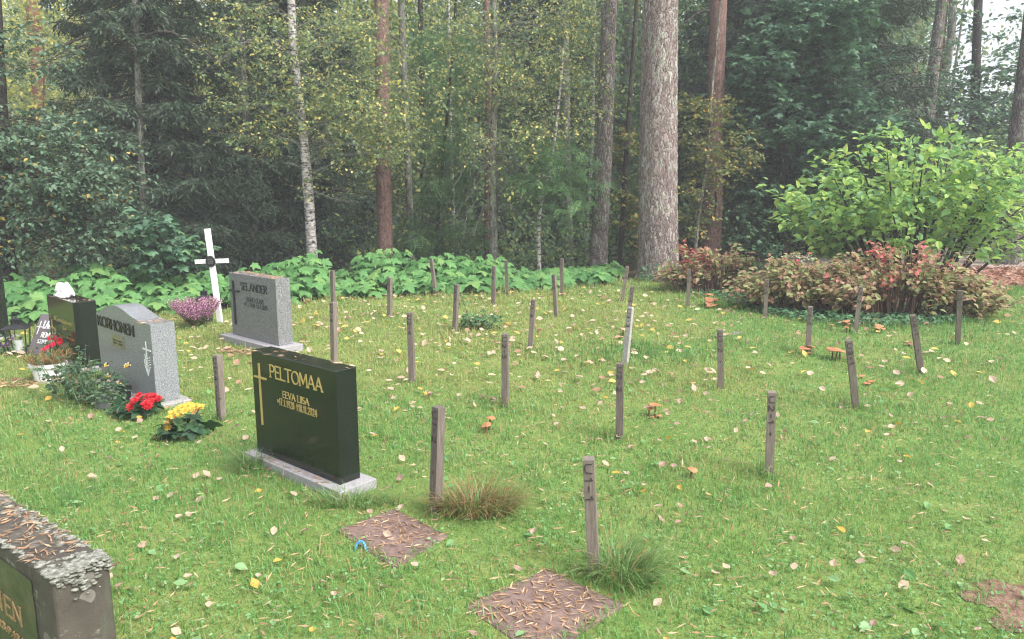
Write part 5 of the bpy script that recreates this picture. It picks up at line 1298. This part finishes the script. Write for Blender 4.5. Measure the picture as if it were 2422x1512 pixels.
# lichened trunk with hanging twigs
root, P, r = tree('birch_tree', 'lichened grey trunk with hanging bare twigs and small yellow green leaves', 'tree', [(1168, 640, 20), (1167, 500, 19), (1164, 330, 17), (1172, 200, 14), (1172, 100, 13), (1168, 0, 12)], 13.3, M['greybark'],
     [(1150, 150, 110, 110, 60), (1250, 130, 130, 120, 80), (1340, 240, 110, 120, 70), (1240, 330, 110, 60, 40), (1130, 310, 80, 60, 25), (1380, 90, 70, 90, 35), (1060, 60, 80, 60, 22), (1320, 20, 120, 40, 30), (1220, 430, 90, 40, 16)],
     1.2, (4, .30, 6, OV, .055, .3, .45), M['birchleaf'], 40, n=20, amp=.12, rad=.011, limbm=M['greytwig'], top=10)
g = G()
for k in range(34):
    x0 = 1165 + rng.uniform(-4, 4); y0 = rng.uniform(330, 560); sg = rng.choice([-1, 1]); dx = sg * rng.uniform(25, 95)
    branch(g, [(x0, y0), (x0 + dx * .5, y0 - rng.uniform(5, 30)), (x0 + dx, y0 + rng.uniform(0, 50)), (x0 + dx * 1.1, y0 + rng.uniform(30, 90))], 13.3, .008, .003, rng.uniform(-.15, .1))
obj('boughs', g, M['greytwig'], root)
# rowans
tree('rowan_tree', 'feathery green rowan filling the gap beside the straight red pine', 'tree', [(1030, 620, 9), (1040, 450, 8), (1060, 250, 7), (1075, 60, 6)], 14.6, M['darkbark'],
     [(1040, 480, 90, 90, 34), (1020, 560, 80, 60, 26), (1080, 330, 80, 100, 34), (1060, 160, 90, 120, 34), (1090, 560, 70, 50, 16)], 1.0, (4, .34, 5, RO, .19, .2, .3), M['rowanleaf'], 18, n=10, rad=.008, top=7)
tree('rowan_tree', 'rowan with a pale crooked stem behind the lowest leafy bush', 'tree', [(1275, 655, 10), (1276, 580, 10), (1270, 510, 8), (1290, 440, 7), (1310, 360, 6)], 13.2, M['birch'],
     [(1320, 430, 100, 40, 26), (1260, 400, 80, 40, 18), (1380, 400, 60, 40, 12), (1240, 470, 60, 30, 8), (1350, 490, 60, 25, 8), (1300, 330, 90, 50, 14)], .9, (3, .34, 5, RO, .18, .15, .3), M['rowanleaf'], 16, n=10, rad=.008, limbm=M['greytwig'], top=4)
tree('young_maple', 'yellowing olive bush tree with pale twigs before the cracked red pine', 'tree', [(1640, 640, 10), (1650, 520, 9), (1670, 400, 7), (1680, 260, 5)], 13.6, M['greybark'],
     [(1690, 340, 75, 60, 34), (1640, 280, 40, 60, 14), (1730, 370, 60, 40, 18), (1660, 430, 60, 50, 18), (1700, 250, 50, 40, 12), (1640, 520, 40, 50, 9)], .7, (4, .28, 6, OV, .07, .15, .4), M['olive'], 18, n=10, rad=.010, limbm=M['greytwig'], top=5)
tree('maple_tree', 'dark blue green maple with layered leaves behind the bright green shrub', 'tree', [(1850, 600, 24), (1852, 450, 22), (1860, 300, 20), (1890, 150, 16), (1920, 0, 12)], 15.0, M['darkbark'],
     [(1900, 130, 150, 130, 110), (1840, 300, 130, 90, 75), (1990, 300, 110, 90, 50), (1790, 180, 70, 90, 30), (1900, 420, 130, 60, 45), (1800, 470, 80, 60, 26), (1960, 30, 120, 60, 40), (1780, 560, 70, 50, 20), (1990, 190, 70, 70, 20), (1900, 520, 100, 40, 14)],
     1.3, (4, .34, 6, MA, .11, .12, .3), M['mapleleaf'], 40, n=18, top=8, rad=.013)
tree('maple_tree', 'hazy blue green tree behind the broad grey edge trunk', 'tree', [(2300, 500, 22), (2305, 300, 20), (2310, 100, 18)], 21, M['darkbark'],
     [(2310, 270, 110, 60, 60), (2250, 210, 60, 60, 14), (2380, 190, 60, 60, 14), (2300, 150, 80, 50, 10), (2330, 60, 90, 40, 6), (2400, 300, 60, 60, 26), (2260, 320, 60, 50, 20)], 2.0, (5, .5, 6, OV, .15, .1, .4), M['mapleleaf'], 24, n=12, top=8)

# spruces
def spruce(label, px, py, Y, H, Rb, seed, dens=1.0, z0=.2):
    r_ = np.random.default_rng(seed); b = at(px, py, Y); b = A([b[0], b[1], float(gz(b[0], b[1]))]); root = thing('spruce_tree', label, 'tree', b)
    g = G(); g.tube([b - UP * .1, b + UP * H * .5, b + UP * H], [.011 * H + .02, .007 * H + .01, .01], 14); obj('trunk', g, M['darkbark'], root, smooth=True)
    cg = G(); bg = G(); z = z0
    while z < H - .3:
        nb = 7; L0 = Rb * (1 - z / H) ** .75 + .15
        for k in range(nb):
            a = 6.283 * k / nb + r_.uniform(-.4, .4); L = L0 * r_.uniform(.7, 1.15); hz = z + r_.uniform(-.12, .12); h = A([math.cos(a), math.sin(a), 0]); sd = A([-h[1], h[0], 0])
            m = max(6, int(L * 9)); t = np.linspace(.05, 1, m); P = b + h * (L * t)[:, None] + UP * (hz - L * (.42 * t - .24 * t ** 2.2))[:, None]
            bg.tube(P[::2] if len(P) > 8 else P, np.linspace(.012 * L + .004, .003, len(P[::2]) if len(P) > 8 else len(P)), 4, False)
            n = int(66 * L * dens); f = r_.random(n) ** .8; i = np.clip((f * (m - 1)).astype(int), 0, m - 2); fr = (f * (m - 1) - i)[:, None]; Q = P[i] * (1 - fr) + P[i + 1] * fr
            sgn = r_.choice([-1, 1], n)[:, None]; sl = (.34 * L * (1 - f) ** .6 + .05) * r_.random(n)      # lateral twigs spread sideways and hang
            O = Q + sd * sgn * sl[:, None] + h * (sl * .5)[:, None] - UP * (sl * r_.uniform(.2, .8, n))[:, None]
            D = h * .6 + sd * sgn * .8 + r_.normal(0, .3, (n, 3)) - UP * r_.uniform(.2, 1.6, n)[:, None]; D /= np.linalg.norm(D, axis=1)[:, None]
            ln_ = r_.uniform(.12, .34, n); kk = np.arange(8); O2 = O[:, None] + D[:, None] * (ln_[:, None] * (kk / 8.0)[None])[..., None]
            S2 = np.cross(D, UP); S2 /= np.linalg.norm(S2, axis=1)[:, None] + 1e-6; D2 = D[:, None] * .8 + S2[:, None] * np.where(kk % 2, 1, -1)[None, :, None] * .75 + r_.normal(0, .25, (n, 8, 3))
            D2[:, 7] = D; N2 = UP + r_.normal(0, .5, (n, 8, 3)); cg.leaves(NW, O2.reshape(-1, 3), D2.reshape(-1, 3), N2.reshape(-1, 3), r_.uniform(.08, .14, n * 8))
        z += .27 + .012 * z
    obj('crown', cg, M['spruce'], root); obj('branches', bg, M['twig'], root)
    return root
spruce('large dark spruce with drooping branches behind the white cross', 392, 620, 14.0, 13, 1.9, 3, 1.1)
spruce('dark spruce standing behind the birch', 700, 600, 16.5, 12.5, 2.1, 5)
spruce('spruce with long hanging boughs behind the blue green maple', 1915, 600, 17.5, 13, 3.4, 8, 1.1, 1.6)
spruce('shadowed spruce deep behind the lichened trunk', 1260, 600, 21.5, 13, 2.4, 21)
spruce('dark spruce behind the cracked red pine', 1760, 600, 20.5, 13.5, 2.6, 34)

# the wood beyond, one mass
def wood(name, label, m, x0, x1, y0, y1, zlo, zhi, n, per, ls, tpl, clump=.55, thin=None):
    g = G(); x = rng.uniform(x0, x1, n); y = rng.uniform(y0, y1, n); z = gz(x, y) + zlo + (zhi - zlo) * rng.random(n)
    k = np.ones(n, bool) if thin is None else rng.random(n) < thin(x, y, z)
    C = np.stack([x, y, z], 1)[k]; n = len(C); O = np.repeat(C, per, 0) + rng.normal(0, clump, (n * per, 3)) * A([1, 1, .6]); m_ = len(O)
    g.leaves(tpl, O, rng.normal(0, 1, (m_, 3)) - UP * .3, UP * .7 + A([0, -.4, 0]) + rng.normal(0, .5, (m_, 3)), ls * rng.uniform(.6, 1.3, m_))
    tag(obj(name, g, m), label, 'woodland', kind='stuff')
def thin(x, y, z):
    t = np.where(z < 1.0, .5, 1.0); u = x / y * F + CX; v = (z - CAMZ) / y
    return t * np.where((u > 2130) & (v > .06), .07, 1.0)
wood('far_green_wood', 'dense green woodland behind the tree trunks', M['greenwood'], -34, 38, 27, 46, 0, 11, 6500, 40, .26, OV, .75, thin)
wood('near_green_wood', 'nearer green leaves filling the wood between the trunks', M['greenwood'], -4.5, 22, 17.5, 27,   -.3, 10, 3600, 40, .125, OV, .5, thin)
wood('far_yellow_wood', 'yellowing birch woodland in the background', M['yellowwood'], -26, 4, 16.5, 32, 1.2, 10.5, 4600, 42, .115, OV, .6, lambda x, y, z: np.where(z < 2.5, .4, 1.) * np.clip(sstep((0 - x) / 6 + .25), .1, 1))
wood('undergrowth', 'dim green undergrowth between the trunks', M['greenwood'], -16, 14, 14.5, 22, .1, 1.5, 1500, 30, .10, OV, .4)
g = G()
for k in range(34):
    x = rng.uniform(-24, 24); y = rng.uniform(20, 42); rr = rng.uniform(.06, .17); z = float(gz(x, y)); q = A([x, y, z]); g.tube([q - UP * .1, q + A([rng.normal(0, .15), 0, 6]), q + A([rng.normal(0, .3), 0, 13])], [rr, rr * .8, rr * .4], 8)
tag(obj('far_trunks', g, M['greybark'], smooth=True), 'many dim trunks of the woodland far behind', 'woodland', kind='stuff')

# ------------------------------------------------------------------ light, sky, camera
w = bpy.data.worlds.new('World'); sc.world = w; w.use_nodes = True; nt = w.node_tree
bg = nt.nodes['Background']; sky = nt.nodes.new('ShaderNodeTexSky'); sky.sky_type = 'NISHITA'; sky.sun_disc = False
SUN_EL, SUN_AZ = R(50), R(125)                       # azimuth from +Y clockwise: over the right shoulder
sky.sun_elevation = SUN_EL; sky.sun_rotation = SUN_AZ; sky.dust_density = 4; sky.air_density = 1.0; sky.ozone_density = 1.0
hs = nt.nodes.new('ShaderNodeHueSaturation'); hs.inputs['Saturation'].default_value = .35
nt.links.new(sky.outputs[0], hs.inputs['Color']); nt.links.new(hs.outputs[0], bg.inputs[0]); bg.inputs[1].default_value = .15
ld = bpy.data.lights.new('sun', 'SUN'); ld.energy = 1.2; ld.angle = R(30); ld.color = (1, .97, .92)
lo = bpy.data.objects.new('sun', ld); col.objects.link(lo)
sd = Vector((math.sin(SUN_AZ) * math.cos(SUN_EL), math.cos(SUN_AZ) * math.cos(SUN_EL), math.sin(SUN_EL)))
lo.rotation_euler = (-sd).to_track_quat('-Z', 'Y').to_euler()

HAZE = 0.0042
if HAZE > 0:
    g = G(); g.box((-64, -14, -3), (128, 0, 0), (0, 80, 0), (0, 0, 18.5))
    m, nt2, out = newmat('haze'); pv = nt2.nodes.new('ShaderNodeVolumePrincipled'); pv.inputs['Density'].default_value = HAZE; pv.inputs['Color'].default_value = (.9, .92, .95, 1)
    nt2.links.new(pv.outputs[0], out.inputs['Volume']); tag(obj('haze', g, m), kind='stuff')

cd = bpy.data.cameras.new('camera'); cd.sensor_width = 36; cd.lens = 36 * F / 2422; cd.clip_end = 500; cd.clip_start = .05
co = bpy.data.objects.new('camera', cd); col.objects.link(co); co.location = (0, 0, CAMZ); co.rotation_euler = (R(90) - PITCH, 0, 0); sc.camera = co
vs = sc.view_settings; vs.view_transform = 'Standard'; vs.look = 'None'; vs.gamma = 1; vs.exposure = 1.38; vs.use_curve_mapping = False
sc.cycles.use_denoising = True; sc.cycles.filter_width = 1.2; sc.cycles.max_bounces = 6; sc.cycles.diffuse_bounces = 3; sc.cycles.transparent_max_bounces = 8; sc.cycles.volume_bounces = 0
